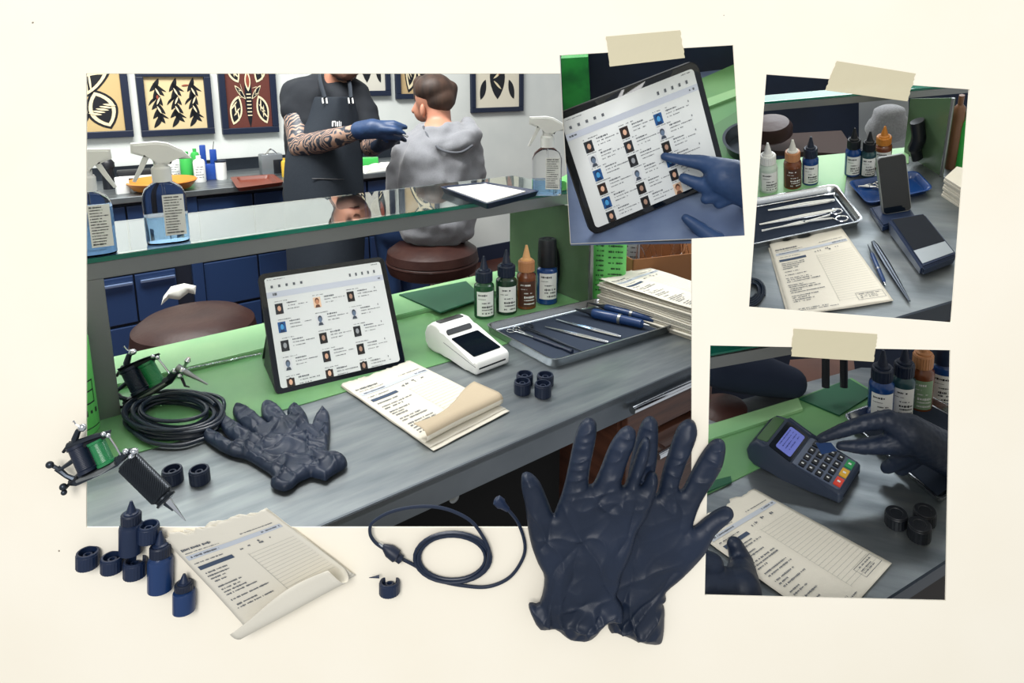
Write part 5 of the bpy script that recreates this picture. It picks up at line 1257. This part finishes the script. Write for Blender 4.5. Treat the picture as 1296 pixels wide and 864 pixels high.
# ---------------------------------------------------------------- helpers of the three taped pictures (deep cases behind the board)
def slab(fr, pts, z0, z1, m, nm=None, label=None, cat=None, kind=None, bev=0, pick=None):
    P = [fr.on(x, y, z1 if pick is None else pick) for x, y in pts]; c = sum(P, V((0, 0, 0))) / len(P)
    bm = new(); prism(bm, [(p.x - c.x, p.y - c.y) for p in P], z0, z1, bev=bev)
    o = obj(nm, bm, m, fr=fr, M=T(c.x, c.y, 0), smooth=False)
    if kind: o['kind'] = kind
    else: tag(o, label, cat)
    return o
def upright(fr, pts, yv, th, m, nm, label=None, cat=None, kind=None):
    """upright panel on the local plane y = yv, outline picked in the picture"""
    P = [fr.plane(x, y, V((0, yv, 0)), V((0, 1, 0))) for x, y in pts]
    bm = new(); a = [bm.verts.new(p) for p in P]; b = [bm.verts.new(p + V((0, th, 0))) for p in P]; n = len(P)
    bm.faces.new(a); bm.faces.new(list(reversed(b)))
    for i in range(n): bm.faces.new((a[i], b[i], b[(i + 1) % n], a[(i + 1) % n]))
    o = obj(nm, bm, m, fr=fr, smooth=False)
    if kind: o['kind'] = kind
    else: tag(o, label, cat)
    return o
def beam(fr, a, b, da, db, h, th, m, nm, label, cat, par=None):
    A_, B_ = fr.at(a[0], a[1], da), fr.at(b[0], b[1], db); d = B_ - A_; L = d.length; d.normalize(); z = V((0, 0, 1)); y = z.cross(d).normalized(); z = d.cross(y)
    bm = new(); boxz(bm, 0, L, 0, th, -h, 0, cols(d, y, z, A_)); o = obj(nm, bm, m, par, fr=None if par else fr, smooth=False)
    if not par: tag(o, label, cat)
    return o
def hand(fr, chains, m, label, vox=.0022, extra=None, nm='gloved_hand'):
    bm = new()
    for pts, rs in chains: chain(bm, [fr.at(x, y, d) for x, y, d in pts], [r * pts[min(i, len(pts) - 1)][2] / FPX for i, r in enumerate(rs)])
    o = obj(nm, bm, m, fr=fr); remesh(o, vox, 5); return tag(o, label, 'hand')
def crinkle(o, strength=.0016, scale=.006, vec=None):
    tx = bpy.data.textures.new('glove_wrinkles', 'CLOUDS'); tx.noise_scale = scale; tx.noise_depth = 1
    d = o.modifiers.new('w', 'DISPLACE'); d.texture = tx; d.strength = strength; d.mid_level = .5; d.texture_coords = 'LOCAL'
def blurm(nm, c, r=.6): return mat(nm, c, r)
M_backnavy = mat('backdrop_navy', '101a2e', .7, col2='16243e', cscale=9)
# ================================================================ picture A: finger on the tablet
FA = print_frame(827, 180, -3.4, 40, .93)
slab(FA, [(714, 150), (722, 308), (950, 304), (945, 84), (880, 92)], -.004, 0, mat('blue_grey_steel', '66779a', .45, .6, bump=.08, bscale=80, col2='7f8fae', cscale=9), 'steel_counter', 'blue grey steel counter under the tablet in the small upper left taped picture', 'counter')
yb = FA.on(880, 92).y + .02
upright(FA, [(709, 64), (713, 160), (950, 170), (945, 50)], yb, .01, M_backnavy, 'wall_left', kind='structure')
slab(FA, [(886, 100), (941, 76), (947, 150), (905, 170)], .0, .002, mat('green_plastic_sheet', ''), 'green_counter_sheet', 'green sheet on the counter right of the tablet in the finger picture', 'sheet')
slab(FA, [(888, 127), (942, 108), (943, 117), (891, 137)], .002, .006, mat('pale_green_plastic_sheet', ''), 'green_ledge', 'pale green raised strip right of the tablet in the finger picture', 'strip')
slab(FA, [(900, 160), (950, 130), (950, 200), (912, 215)], .0, .003, mat('mid_green_film', '47734a', .35), 'green_film', 'dull green film on the counter above the pointing hand', 'film')
c = FA.on(950, 175, .02); bm = new(); lathe(bm, [(.03, 0), (.035, .02), (.037, .021), (.033, .021), (.028, .004)], 40, T(c.x, c.y, 0)); dish = tag(obj('steel_dish', bm, M_darksteel, fr=FA), 'round steel dish cut by the right edge of the finger picture', 'dish'); bpy.context.view_layer.update(); clip_to(dish, (944, 100), (947, 300), (900, 250))
P_ = FA.at(727, 105, FA.depth(FA.on(780, 120)) ); bm = new(); 
gb = [FA.plane(x, y, V((0, yb - .02, 0)), V((0, 1, 0))) for x, y in ((710, 74), (744, 72), (747, 128), (713, 140))]
a_ = [bm.verts.new(p) for p in gb]; b_ = [bm.verts.new(p + V((0, .012, 0))) for p in gb]; bm.faces.new(a_); bm.faces.new(list(reversed(b_)))
for i in range(4): bm.faces.new((a_[i], b_[i], b_[(i + 1) % 4], a_[(i + 1) % 4]))
tag(obj('green_sign', bm, mat('vivid_green_card', '2fa84a', .5, col2='17743a', cscale=22), fr=FA, smooth=False), 'vivid green card at the top left corner of the finger picture', 'card')
tA, iA = tablet(FA, (749, 299), (921, 227), (711, 131), (884, 85), (30, 110, 1), 'tablet showing a contact list under a pointing gloved finger, in the upper taped picture', nrows=6, cols3=((.10, .37, .63), .13), seed=8, h0=.002, stand=False)
dA = lambda x, y: FA.depth(FA.plane(x, y, iA['A'], iA['n']))
d0 = dA(837, 197)
o = hand(FA, [([(841, 198, d0 - .007), (862, 202, d0 - .012), (890, 206, d0 - .02), (925, 222, d0 - .03)], [5.6, 7.4, 10.5, 22]),
              ([(865, 225, d0 - .012), (880, 231, d0 - .016), (900, 238, d0 - .022)], [6.5, 8.5, 12]),
              ([(893, 252, d0 - .02), (905, 248, d0 - .022), (920, 240, d0 - .025)], [7, 9, 14]), ([(910, 258, d0 - .02), (922, 248, d0 - .022)], [7, 12]),
              ([(915, 225, d0 - .03), (975, 250, d0 - .03)], [22, 30])], M_nitrile2, 'gloved hand pointing at the tablet in the upper taped picture')
crinkle(o, .0008, .004)
clip_to(o, (946, 200), (947, 300), (900, 250)); 
dc = FA.depth(FA.on(880, 285)) - .012
o = hand(FA, [([(868, 276, dc), (880, 285, dc), (900, 300, dc), (930, 318, dc)], [6, 8.5, 12, 16])], M_nitrile2, 'gloved thumb resting on the counter at the foot of the finger picture', nm='gloved_thumb')
for ch in list(tA.children):
    if ch.name.split('.')[0] in ('case', 'bezel', 'display'): clip_to(ch, (709.4, 93), (722.6, 308), (800, 200))
# card walls of this case towards the large picture
def case_wall(fr_pts, d0, d1, label_n):
    bm = new(); q_ = []
    for (x, y) in fr_pts:
        for d in (d0, d1): q_.append(MAIN.at(x, y, d))
    f_ = poly3(bm, [q_[0], q_[1], q_[3], q_[2]]); o = struct('trim_%d' % label_n, bm, mat('cream_card', 'b9b2a2', .8)); sm = o.modifiers.new('s', 'SOLIDIFY'); sm.thickness = .0005
case_wall([(709.0, 93), (722.3, 308)], BD, BD + .42, 1)
case_wall([(722.3, 308.3), (876, 302.2)], BD, BD + .12, 2)

# ================================================================ picture B: bottles, phone and terminal
FB = print_frame(1088, 250, 4.2, 36, .96)
slab(FB, [(935, 210), (1148, 187), (1250, 176), (1240, 373), (1120, 408), (930, 420)], -.004, 0, M_steel, 'steel_counter', 'steel counter in the bottles and phone picture', 'counter')
ybB = max(FB.on(935, 210).y, FB.on(1250, 176).y) + .015
beam(FB, (1120, 408), (1245, 371), FB.depth(FB.on(1120, 408)) - .001, FB.depth(FB.on(1245, 371)) - .001, .03, .003, M_darksteel, 'edge_strip', 'dark folded edge of the counter in the bottles and phone picture', 'edge')
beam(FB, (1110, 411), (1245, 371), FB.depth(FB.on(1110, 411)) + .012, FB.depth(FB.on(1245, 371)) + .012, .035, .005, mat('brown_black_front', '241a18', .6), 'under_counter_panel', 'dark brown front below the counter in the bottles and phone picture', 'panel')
upright(FB, [(940, 80), (1250, 80), (1250, 215), (940, 215)], ybB + .18, .01, M_backnavy, 'wall_back', kind='structure')
upright(FB, [(1087, 110), (1150, 112), (1150, 210), (1087, 210)], ybB + .12, .005, blurm('pale_grey_panel', '9a9ea4', .8), 'pale_panel', 'pale grey panel behind the bottles in the bottles and phone picture', 'panel')
slab(FB, [(960, 190), (975, 170), (1065, 165), (1085, 195)], -.03, -.02, mat('dark_brown_bench', '2e1e19', .8), 'wooden_bench', 'brown wooden bench top behind the counter in the bottles and phone picture', 'bench')
c = FB.at(975, 162, FB.depth(V((0, ybB + .06, 0)))); s_ = FB.depth(c) / FPX
bm = new(); lathe(bm, [(22 * s_, -12 * s_), (26 * s_, -8 * s_), (26 * s_, 2 * s_), (22 * s_, 8 * s_), (5 * s_, 10 * s_)], 40, T(*c)); tag(obj('stool', bm, M_leather, fr=FB), 'round brown stool seat at the left of the bottles and phone picture', 'stool')
c = FB.at(1125, 150, FB.depth(V((0, ybB + .07, 0)))); bm = new(); ellipsoid(bm, c - V((0, 0, .02)), 27 * s_, 15 * s_, 24 * s_); ellipsoid(bm, c + V((.0, 0, .014)), 20 * s_, 14 * s_, 9 * s_); ellipsoid(bm, c + V((-.015, -.01, -.01)), 9 * s_, 9 * s_, 20 * s_)
o = obj('grey_hoodie', bm, M_hood, fr=FB); remesh(o, .006); tag(o, 'grey hooded garment behind the bottles in the bottles and phone picture', 'garment')
slab(FB, [(940, 206), (1150, 186), (1150, 206), (1072, 218), (1066, 262), (940, 275)], 0, .0015, mat('pale_green_plastic_sheet', ''), 'green_counter_sheet', 'pale green sheet behind the bottles in the bottles and phone picture', 'sheet')
# shelf
t = thing('glass_shelf', 'glass shelf on a steel rail across the top of the bottles and phone picture', 'shelf', FB)
ds = FB.depth(FB.on(1060, 215)) - .03
beam(FB, (950, 134), (1240, 108), ds - .03, ds, .011, .015, M_rail, 'rail', '', '', t)
beam(FB, (950, 130.5), (1240, 105), ds - .034, ds - .004, .0035, .002, M_glassedge, 'front_edge', '', '', t)
A_, B_ = FB.at(950, 130.5, ds - .03), FB.at(1240, 105, ds); bk = V((0, .022, 0)); bm = new(); vs = [A_, B_, B_ + bk, A_ + bk]; a_ = [bm.verts.new(p) for p in vs]; b_ = [bm.verts.new(p + V((0, 0, -.003))) for p in vs]
bm.faces.new(a_); bm.faces.new(list(reversed(b_)))
for i in range(4): bm.faces.new((a_[i], b_[i], b_[(i + 1) % 4], a_[(i + 1) % 4]))
obj('glass_pane', bm, M_glassedge, t, smooth=False)
# green end panel
p1, p2 = FB.on(1191, 223), FB.on(1144, 193); zt1 = FB.rise(p1, 124); zt2 = FB.rise(p2, 125)
bm = new(); pts = [p1, p2, p2 + V((0, 0, zt2)), p1 + V((0, 0, zt1))]; th_ = V((.003, .001, 0)); a_ = [bm.verts.new(p) for p in pts]; b_ = [bm.verts.new(p + th_) for p in pts]; bm.faces.new(a_); bm.faces.new(list(reversed(b_)))
for i in range(4): bm.faces.new((a_[i], b_[i], b_[(i + 1) % 4], a_[(i + 1) % 4]))
ep2 = thing('green_end_panel', 'olive green end panel with a steel edge in the bottles and phone picture', 'panel', FB); obj('sheet', bm, mat('olive_green_panel', ''), ep2, smooth=False)
bm = new(); tube(bm, [p1 + V((0, 0, .001)), p1 + V((0, 0, zt1))], .0022, 6); obj('edge_trim', bm, M_rail, ep2)
pm_ = p1.lerp(p2, .55) - V((.008, .004, 0)); zz = FB.rise(pm_, 150) ; bm = new(); tube(bm, spline([pm_ + V((.004, 0, zz * .12)), pm_ + V((-.001, 0, zz * .35)), pm_ + V((.002, 0, zz * .6)), pm_ + V((-.003, 0, zz * .95))], 6), [.009] * 6 + [.012] * 7 + [.011] * 6, 12, flat=.7)
tag(obj('cable_hanger', bm, M_rubber, fr=FB), 'black curved holder against the green end panel in the bottles and phone picture', 'holder')
for (x, y, yt, w_, m_2, l) in ((1203, 215, 124, 14, mat('bronze_plastic', '6b4a36', .3), 'bronze bottle right of the green end panel in the bottles and phone picture'), (1216, 216, 146, 16, M_green, 'green bottle at the right edge of the bottles and phone picture')):
    p0 = FB.on(x, y); r = w_ / 2 / FB.ppm(p0); H = FB.rise(p0, yt); bm = new(); lathe(bm, [(r * a, H * b) for a, b in BP], 24, T(p0.x, p0.y + r, 0)); tag(obj('bottle', bm, m_2, fr=FB), l, 'bottle')
for k in range(8):
    slab(FB, [(1191 + (k % 3), 248), (1206 + (k % 2), 234), (1240, 242), (1234, 276)], .0002 + .0042 * k, .0034 + .0042 * k, M_paper, 'form_sheet', 'cream sheet in the small stack at the right edge of the bottles and phone picture', 'paper', pick=0)['group'] = 'sheets at the right edge of the phone picture'
G_ = 'ink bottles in the bottles and phone picture'
M_cl = mat('milky_plastic', 'b9c8bb', .3); M_teal = mat('teal_bottle', '26444a', .25, coat=.2)
ink_bottle(FB, 973, 246, 181, 22, 'milky bottle with green ink and a white nozzle, leftmost in the phone picture', G_, M_cl, M_white, seed=1)
ink_bottle(FB, 1003, 241, 177, 21, 'amber bottle with a cream nozzle in the phone picture', G_, M_amber, M_tan, M_paperw, seed=2, mlab=mat('dark_label', ''))
ink_bottle(FB, 1025, 236, 173, 19, 'blue bottle with a dark cap beside the amber bottle in the phone picture', G_, M_b1, M_navyd, seed=3)
ink_bottle(FB, 1078, 225, 162, 18, 'dark blue bottle behind the left end of the blue tray', G_, M_b1, M_black, seed=4)
ink_bottle(FB, 1097, 226, 166, 17, 'teal bottle with pale label just left of the phone', G_, M_teal, M_black, seed=5)
ink_bottle(FB, 1115, 216, 160, 20, 'ochre bottle standing behind the phone', G_, M_amber, M_org, seed=6)
def tray_(fr, C4, z, label, m, nm='instrument_tray', mat_=None, wall=.003, flare=.006, rr_=.012):
    TC = flat(fr, C4, z); t = thing(nm, label, 'tray', fr); bm = new(); pan(bm, TC, z, wall, flare, rr_); obj('pan', bm, m, t, sharp=50)
    if mat_:
        c = sum((V(p) for p in TC), V((0, 0))) / 4; bm = new(); prism(bm, [tuple(c + (V(p) - c) * .86) for p in TC], .003, .004); obj('mat', bm, mat_, t, smooth=False)
    return t
tray_(FB, [(946, 252), (1058, 232), (1095, 279), (940, 312)], .013, 'steel instrument tray with a dark mat at the left of the phone picture', M_steel2, mat_=mat('navy_tray_mat', ''))
tray_(FB, [(1072, 229), (1098, 258), (1183, 239), (1160, 215)], .010, 'blue plastic tray behind the standing phone', M_b1, 'blue_tray')
rod('steel_rod', 'steel rod at the back of the tray in the phone picture', 'rod', [(955, 262), (1040, 247), (1056, 245)], [.0013, .0016, .003], M_chrome, .007, FB)
tweezers(FB, (972, 266), (1056, 253), 'tweezers behind the scissors on the tray in the phone picture', h=.007, open_=.002)
tweezers(FB, (961, 284), (1058, 266), 'long tweezers in the middle of the tray in the phone picture', h=.007, open_=.0015)
scissors(FB, (964, 292), (1062, 272), 'scissors with open rings on the tray in the phone picture', h=.008, ring=.008)
scissors(FB, (1086, 236), (1112, 234), 'small pale clamp lying in the blue tray behind the phone', h=.006, ring=.004, nm='clamp')
form(FB, [(974, 312), (1064, 291), (1129, 382), (1000, 402)], 'cream printed form between the steel tray and the pens in the phone picture', seed=21, sheets=3, z=.003, wav=.0012)
pen(FB, (1098, 309), (1121, 361), 'blue pen lying beside the form in the phone picture', .0028, .004, 'pen')
tweezers(FB, (1151, 381), (1105, 306), 'grey tweezers lying right of the blue pen in the phone picture', h=.003, m=M_darksteel, open_=.0018)
# phone on stand
A_, B_ = FB.on(1118, 272, .012), FB.on(1154, 266, .012); ex = (B_ - A_).normalized(); hz = V((0, 0, 1)).cross(ex); a = math.radians(66); ey = hz * math.cos(a) + V((0, 0, 1)) * math.sin(a); n_ = ex.cross(ey)
Hh = (FB.plane(1106, 201, A_, n_) - A_).dot(ey); W2 = (B_ - A_).length
ph = thing('smartphone', 'black smartphone standing upright on a blue cradle', 'phone', FB, M=cols(ex, ey, n_, A_))
bm = new(); prism(bm, rrect(W2, Hh, .005, 6, W2 / 2, Hh / 2), -.006, 0, bev=.0008); obj('case', bm, M_rail, ph)
bm = new(); prism(bm, rrect(W2 - .002, Hh - .002, .0045, 6, W2 / 2, Hh / 2), 0, .0006); obj('screen', bm, M_screen, ph)
slab(FB, [(1101, 262), (1145, 252), (1159, 273), (1117, 286)], .0, .011, M_navy, 'phone_cradle', 'dark blue cradle under the standing smartphone', 'stand', bev=.002)
# terminal with dark glass
def wedge(fr, c4, zs, m, name, label, screen=True):
    P = [fr.on(x, y, z) for (x, y), z in zip(c4, zs)]; c = sum((V((p.x, p.y, 0)) for p in P), V((0, 0, 0))) / 4
    t = thing(name, label, 'card terminal', fr, (c.x, c.y, 0)); P = [p - V((c.x, c.y, 0)) for p in P]
    bm = new(); cs = V((0, 0, 0)); top = [bm.verts.new(p) for p in P]; bot = [bm.verts.new((p.x * .93, p.y * .93, 0)) for p in P]
    bm.faces.new(top); bm.faces.new(list(reversed(bot)))
    for i in range(4): bm.faces.new((top[i], bot[i], bot[(i + 1) % 4], top[(i + 1) % 4]))
    bmesh.ops.bevel(bm, geom=list(bm.edges), offset=.0035, segments=3, affect='EDGES'); obj('body', bm, m, t)
    n = (P[1] - P[0]).cross(P[3] - P[0]).normalized(); n = n if n.z > 0 else -n
    g = lambda u, v, h=.0006: P[0].lerp(P[1], u).lerp(P[3].lerp(P[2], u), v) + n * h
    return t, g
t, g = wedge(FB, [(1123, 275), (1170, 268), (1214, 322), (1167, 340)], (.026, .026, .018, .018), M_navy, 'card_terminal', 'dark blue card terminal with a black screen at the right of the phone picture')
bm = new(); poly3(bm, [g(.08, .06), g(.92, .06), g(.92, .68), g(.08, .68)]); obj('screen', bm, M_screen, t, smooth=False)
bm = new(); poly3(bm, [g(.08, .69), g(.92, .69), g(.92, .93), g(.08, .93)]); obj('front_plate', bm, mat('pale_grey_plate', '98a0a6', .4), t, smooth=False)
c = FB.on(948, 372); bm = new(); pts = []
for k in range(6 * 24):
    a = 2 * PI * k / 24; r = .022 - .0018 * (k / 24) + .001 * math.sin(a * 2); pts.append(c + V((r * math.cos(a) * .9, r * 1.35 * math.sin(a), .002 + .0012 * (k / 24 % 3))))
tube(bm, pts, .0013, 6); tag(obj('coiled_cable', bm, M_cable, fr=FB), 'dark cable coil cut by the lower left corner of the phone picture', 'cable')

# ================================================================ picture C: hand on the keypad terminal
FC = print_frame(1047, 600, 1.2, 42, .93)
slab(FC, [(885, 520), (1090, 465), (1215, 470), (1215, 700), (1110, 769), (880, 769)], -.004, 0, M_steel, 'steel_counter', 'steel counter in the keypad terminal picture', 'counter')
beam(FC, (1110, 769), (1215, 701), FC.depth(FC.on(1110, 769)) - .001, FC.depth(FC.on(1215, 701)) - .001, .02, .003, M_darksteel, 'edge_strip', 'steel edge of the counter at the lower right of the keypad picture', 'edge')
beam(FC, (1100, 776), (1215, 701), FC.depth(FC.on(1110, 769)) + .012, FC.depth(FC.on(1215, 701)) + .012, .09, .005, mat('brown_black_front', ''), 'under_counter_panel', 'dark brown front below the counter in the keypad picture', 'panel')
ybC = FC.on(1090, 465).y + .02
upright(FC, [(885, 425), (1215, 430), (1215, 560), (885, 560)], ybC + .16, .01, M_backnavy, 'wall_right', kind='structure')
slab(FC, [(985, 530), (1000, 455), (1080, 450), (1085, 500)], -.06, -.05, M_wood, 'wooden_floor_patch', 'brown wooden bench top behind the keypad terminal', 'bench')
c = FC.at(950, 478, FC.depth(FC.on(950, 500)) + .03); s_ = FC.depth(c) / FPX
bm = new(); chain(bm, [FC.at(912, 468, 1.1), FC.at(960, 474, 1.1), FC.at(1000, 484, 1.1)], [24 * s_, 26 * s_, 20 * s_]); o = obj('dark_jeans', bm, mat('dark_navy_denim', '121d31', .9), fr=FC); remesh(o, .006); tag(o, 'dark navy trousered leg behind the counter in the keypad picture', 'trousers')
c = FC.at(915, 520, FC.depth(FC.on(915, 520)) + .01); bm = new(); lathe(bm, [(.02, -.012), (.042, -.008), (.044, .004), (.036, .010), (.005, .012)], 40, T(*c) ); tag(obj('stool', bm, M_leather, fr=FC), 'reddish brown stool seat behind the green sheet in the keypad picture', 'stool')
for x in (1045, 1068):
    P = [FC.at(x, 445, 1.06), FC.at(x, 490, 1.06)]; bm = new(); tube(bm, P, .006, 8); tag(obj('post', bm, M_black, fr=FC), 'dark upright post behind the mat in the keypad picture, %s one' % ('left' if x < 1050 else 'right'), 'post')
slab(FC, [(885, 541), (1010, 503), (1078, 478), (1110, 498), (1090, 540), (960, 592), (885, 630)], 0, .0015, mat('green_plastic_sheet', ''), 'green_counter_sheet', 'green sheet behind the keypad terminal', 'sheet')
slab(FC, [(885, 541), (1010, 503), (1016, 517), (885, 560)], .0015, .006, mat('pale_green_plastic_sheet', ''), 'green_ledge', 'pale green raised strip behind the keypad terminal', 'strip')
slab(FC, [(885, 612), (925, 602), (926, 609), (885, 626)], .0015, .004, mat('dark_green_rubber', ''), 'green_strip', 'short dark green strip beside the fingers at the left of the keypad picture', 'strip')
slab(FC, [(1012, 504), (1075, 479), (1106, 497), (1062, 525)], .002, .005, mat('dark_green_rubber', ''), 'rubber_mat', 'dark green mat behind the keypad terminal', 'mat')
t = thing('glass_shelf', 'glass shelf end at the top left corner of the keypad picture', 'shelf', FC)
beam(FC, (885, 455), (1004, 434), .86, .88, .018, .02, M_rail, 'rail', '', '', t)
A_, B_ = FC.at(885, 453, .855), FC.at(1004, 431, .875); bm = new(); prism_pts = [A_, B_, B_ + V((0, .05, .0)), A_ + V((0, .05, 0))]; a_ = [bm.verts.new(p) for p in prism_pts]; b_ = [bm.verts.new(p + V((0, 0, .003))) for p in prism_pts]; bm.faces.new(a_); bm.faces.new(list(reversed(b_)))
for i in range(4): bm.faces.new((a_[i], b_[i], b_[(i + 1) % 4], a_[(i + 1) % 4]))
obj('glass_pane', bm, M_glassedge, t, smooth=False)
G_ = 'ink bottles in the keypad picture'
ink_bottle(FC, 1113, 538, 443, 29, 'blue bottle with a dark nozzle, leftmost behind the hand in the keypad picture', G_, M_b1, M_navyd, seed=1)
ink_bottle(FC, 1140, 531, 438, 27, 'teal bottle with a dark nozzle, second behind the hand in the keypad picture', G_, M_teal, M_navyd, seed=2)
ink_bottle(FC, 1163, 523, 425, 27, 'brown bottle with a copper shoulder, behind the hand in the keypad picture', G_, M_amber, M_tan, seed=3, mlab=mat('green_label', '7f9a7a', .6))
ink_bottle(FC, 1190, 514, 420, 32, 'wide blue bottle at the top right corner of the keypad picture', G_, M_b1, M_navy, seed=4, tall_cap=True)
tray_(FC, [(1066, 524), (1160, 490), (1290, 560), (1190, 634)], .013, 'steel tray running under the gloved wrist in the keypad picture', M_steel2, mat_=mat('navy_tray_mat', ''))
# keypad terminal
FL, FR2, BL2 = FC.on(1064, 641), FC.on(1112, 614), FC.on(948, 588)
ax = (FL - BL2).normalized(); L = (FL - BL2).length; Wt = (FR2 - FL).length; rx = V((-ax.y, ax.x, 0)); rx = rx if rx.dot(FR2 - FL) > 0 else -rx
Wt = abs((FR2 - FL).dot(rx)) * 1.12
print('terminal', L, Wt, (FR2 - FL).normalized().dot(ax))
kt = thing('card_terminal', 'dark grey keypad card terminal with a lit blue violet display', 'card terminal', FC, M=cols(rx, -ax, V((0, 0, 1)), FL + rx * Wt / 2))
u = L / .14
prof = [(0, .006 * u), (0, .019 * u), (.004 * u, .0225 * u), (.54 * L, .035 * u), (.79 * L, .050 * u), (.82 * L, .053 * u), (.92 * L, .052 * u), (L, .040 * u), (1.04 * L, .026 * u), (1.02 * L, .010 * u), (.95 * L, .002), (.82 * L, 0), (.6 * L, .005), (.3 * L, .002), (.03 * L, .001)]
M_term = mat('slate_grey_plastic', '2a3344', .38)
reader_body(L, Wt, prof, M_term, kt)
tp = [(.004 * u, .0225 * u), (.54 * L, .035 * u), (.79 * L, .050 * u), (.82 * L, .053 * u), (.92 * L, .052 * u), (L, .040 * u)]
patch(.035 * L, .525 * L, -Wt * .43, Wt * .43, 0, mat('grey_keypad_plate', '4e586b', .4), 'keypad_plate', kt)
def fpatch(y0, y1, x0, x1, m, nm, lift, par=kt, z=None):
    return patch(y0, y1, x0, x1, 0, m, nm, par, lift)
fpatch(.545 * L, .785 * L, -Wt * .43, Wt * .43, M_screen, 'screen_bezel', .0012)
dpl = fpatch(.57 * L, .735 * L, -Wt * .34, Wt * .34, mat('violet_blue_display', '6069b0', .4, emit=.35), 'display', .0024)
fpatch(.81 * L, .93 * L, -Wt * .40, Wt * .40, mat('green_tinted_glass', '3c5a35', .15), 'paper_window', .0018)
bm = new(); rd_ = random.Random(4)
za, zb_ = slope_pt(tp, .57 * L), slope_pt(tp, .735 * L)
f = lambda uu, v: V((-Wt * .34 + Wt * .68 * uu, .735 * L + (.57 - .735) * L * v, zb_ + (za - zb_) * v + .0046))
for k in range(4): scrawl(bm, f, .12, .85, .2 + .2 * k, .07, rd_, .85)
obj('display_text', bm, mat('navy_text', '343d80', .5), kt, smooth=False)
ang = math.atan2(slope_pt(tp, .5 * L) - slope_pt(tp, .02 * L), .48 * L)
def key(cx_, cy_, w_, h_, m, nm='key'):
    bm = new(); prism(bm, rrect(w_, h_, .0012, 3), .0008, .0034, T(cx_, cy_, slope_pt(tp, cy_)) @ Rot(ang, 'X'), bev=.0005); o = obj(nm, bm, m, kt)
    bm = new(); q(bm, lambda a, b: (T(cx_, cy_, slope_pt(tp, cy_)) @ Rot(ang, 'X')) @ V((w_ * (a - .5), h_ * (b - .5), .0037)), .4, .3, .6, .7); obj('mark', bm, M_label, o, smooth=False)
for r_ in range(4):
    for c_ in range(4): key(-Wt * .32 + c_ * Wt * .213, .175 * L + r_ * .088 * L, Wt * .16, .062 * L, M_black)
for c_, m in enumerate((mat('red_key', 'd0412f', .4), mat('yellow_key', 'd3a32a', .4), mat('green_key', '1f8f4c', .4))): key(-Wt * .27 + c_ * Wt * .27, .075 * L, Wt * .22, .075 * L, m, 'colour_key')
bm = new(); boxz(bm, -Wt * .38, Wt * .38, -.0006, .002, .010 * u, .0125 * u); obj('card_slot', bm, M_black, kt)
G_ = 'closed black caps in the keypad picture'
ink_cap(FC, 1133, 671, 640, 25, 'closed black cap, left one of the three in the keypad picture', G_, M_black, True)
ink_cap(FC, 1169, 668, 637, 25, 'closed black cap, rear right one of the three in the keypad picture', G_, M_black, True)
ink_cap(FC, 1162, 688, 654, 26, 'closed black cap, nearest of the three in the keypad picture', G_, M_black, True)
form(FC, [(868, 668), (955, 620), (1128, 715), (1052, 800)], 'cream ruled form held by a gloved hand in the keypad picture', seed=31, sheets=2, z=.002, wav=.001)
dk = FC.depth(kt.matrix_world.inverted() @ V((0, 0, 0))) if False else FC.depth(FL) 
kd = FC.depth(FC.on(1075, 585, .034))
o = hand(FC, [([(1038, 555, kd - .014), (1065, 545, kd - .022), (1095, 535, kd - .028), (1125, 530, kd - .03)], [5.5, 8.5, 10, 12]),
              ([(1064, 564, kd - .016), (1088, 565, kd - .022), (1115, 563, kd - .026), (1140, 560, kd - .03)], [6, 9.5, 12, 17]),
              ([(1125, 533, kd - .03), (1150, 548, kd - .03), (1175, 562, kd - .03), (1230, 590, kd - .02)], [14, 25, 26, 28]),
              ([(1122, 592, kd - .004), (1135, 585, kd - .012), (1150, 572, kd - .02)], [7.5, 10, 14]), ([(1140, 594, kd - .006), (1152, 580, kd - .014)], [8, 13])], M_nitrile, 'gloved hand pressing the keypad terminal')
crinkle(o, .0018, .0045)
bm = new(); P = [FC.at(x, y, kd - .012) for x, y in ((1032, 560), (1052, 560), (1060, 570), (1040, 575))]; poly3(bm, P); o = obj('blue_card', bm, M_navyl, fr=FC, smooth=False); o.modifiers.new('s', 'SOLIDIFY').thickness = .0008; tag(o, 'small dark blue card held over the display by the gloved finger', 'card')
dl = FC.depth(FC.on(935, 700)) - .012
dl2 = FC.depth(FC.on(930, 740)) - .025
o = hand(FC, [([(930, 689, dl), (939, 712, dl), (938, 745, dl2), (940, 800, dl2)], [10, 15, 25, 28]), ([(925, 745, dl2), (885, 740, dl2), (870, 790, dl2)], [24, 30, 40]), ([(900, 715, dl2), (880, 712, dl2)], [16, 20])], M_nitrile, 'gloved hand holding down the form at the lower left of the keypad picture')
crinkle(o, .001, .01)
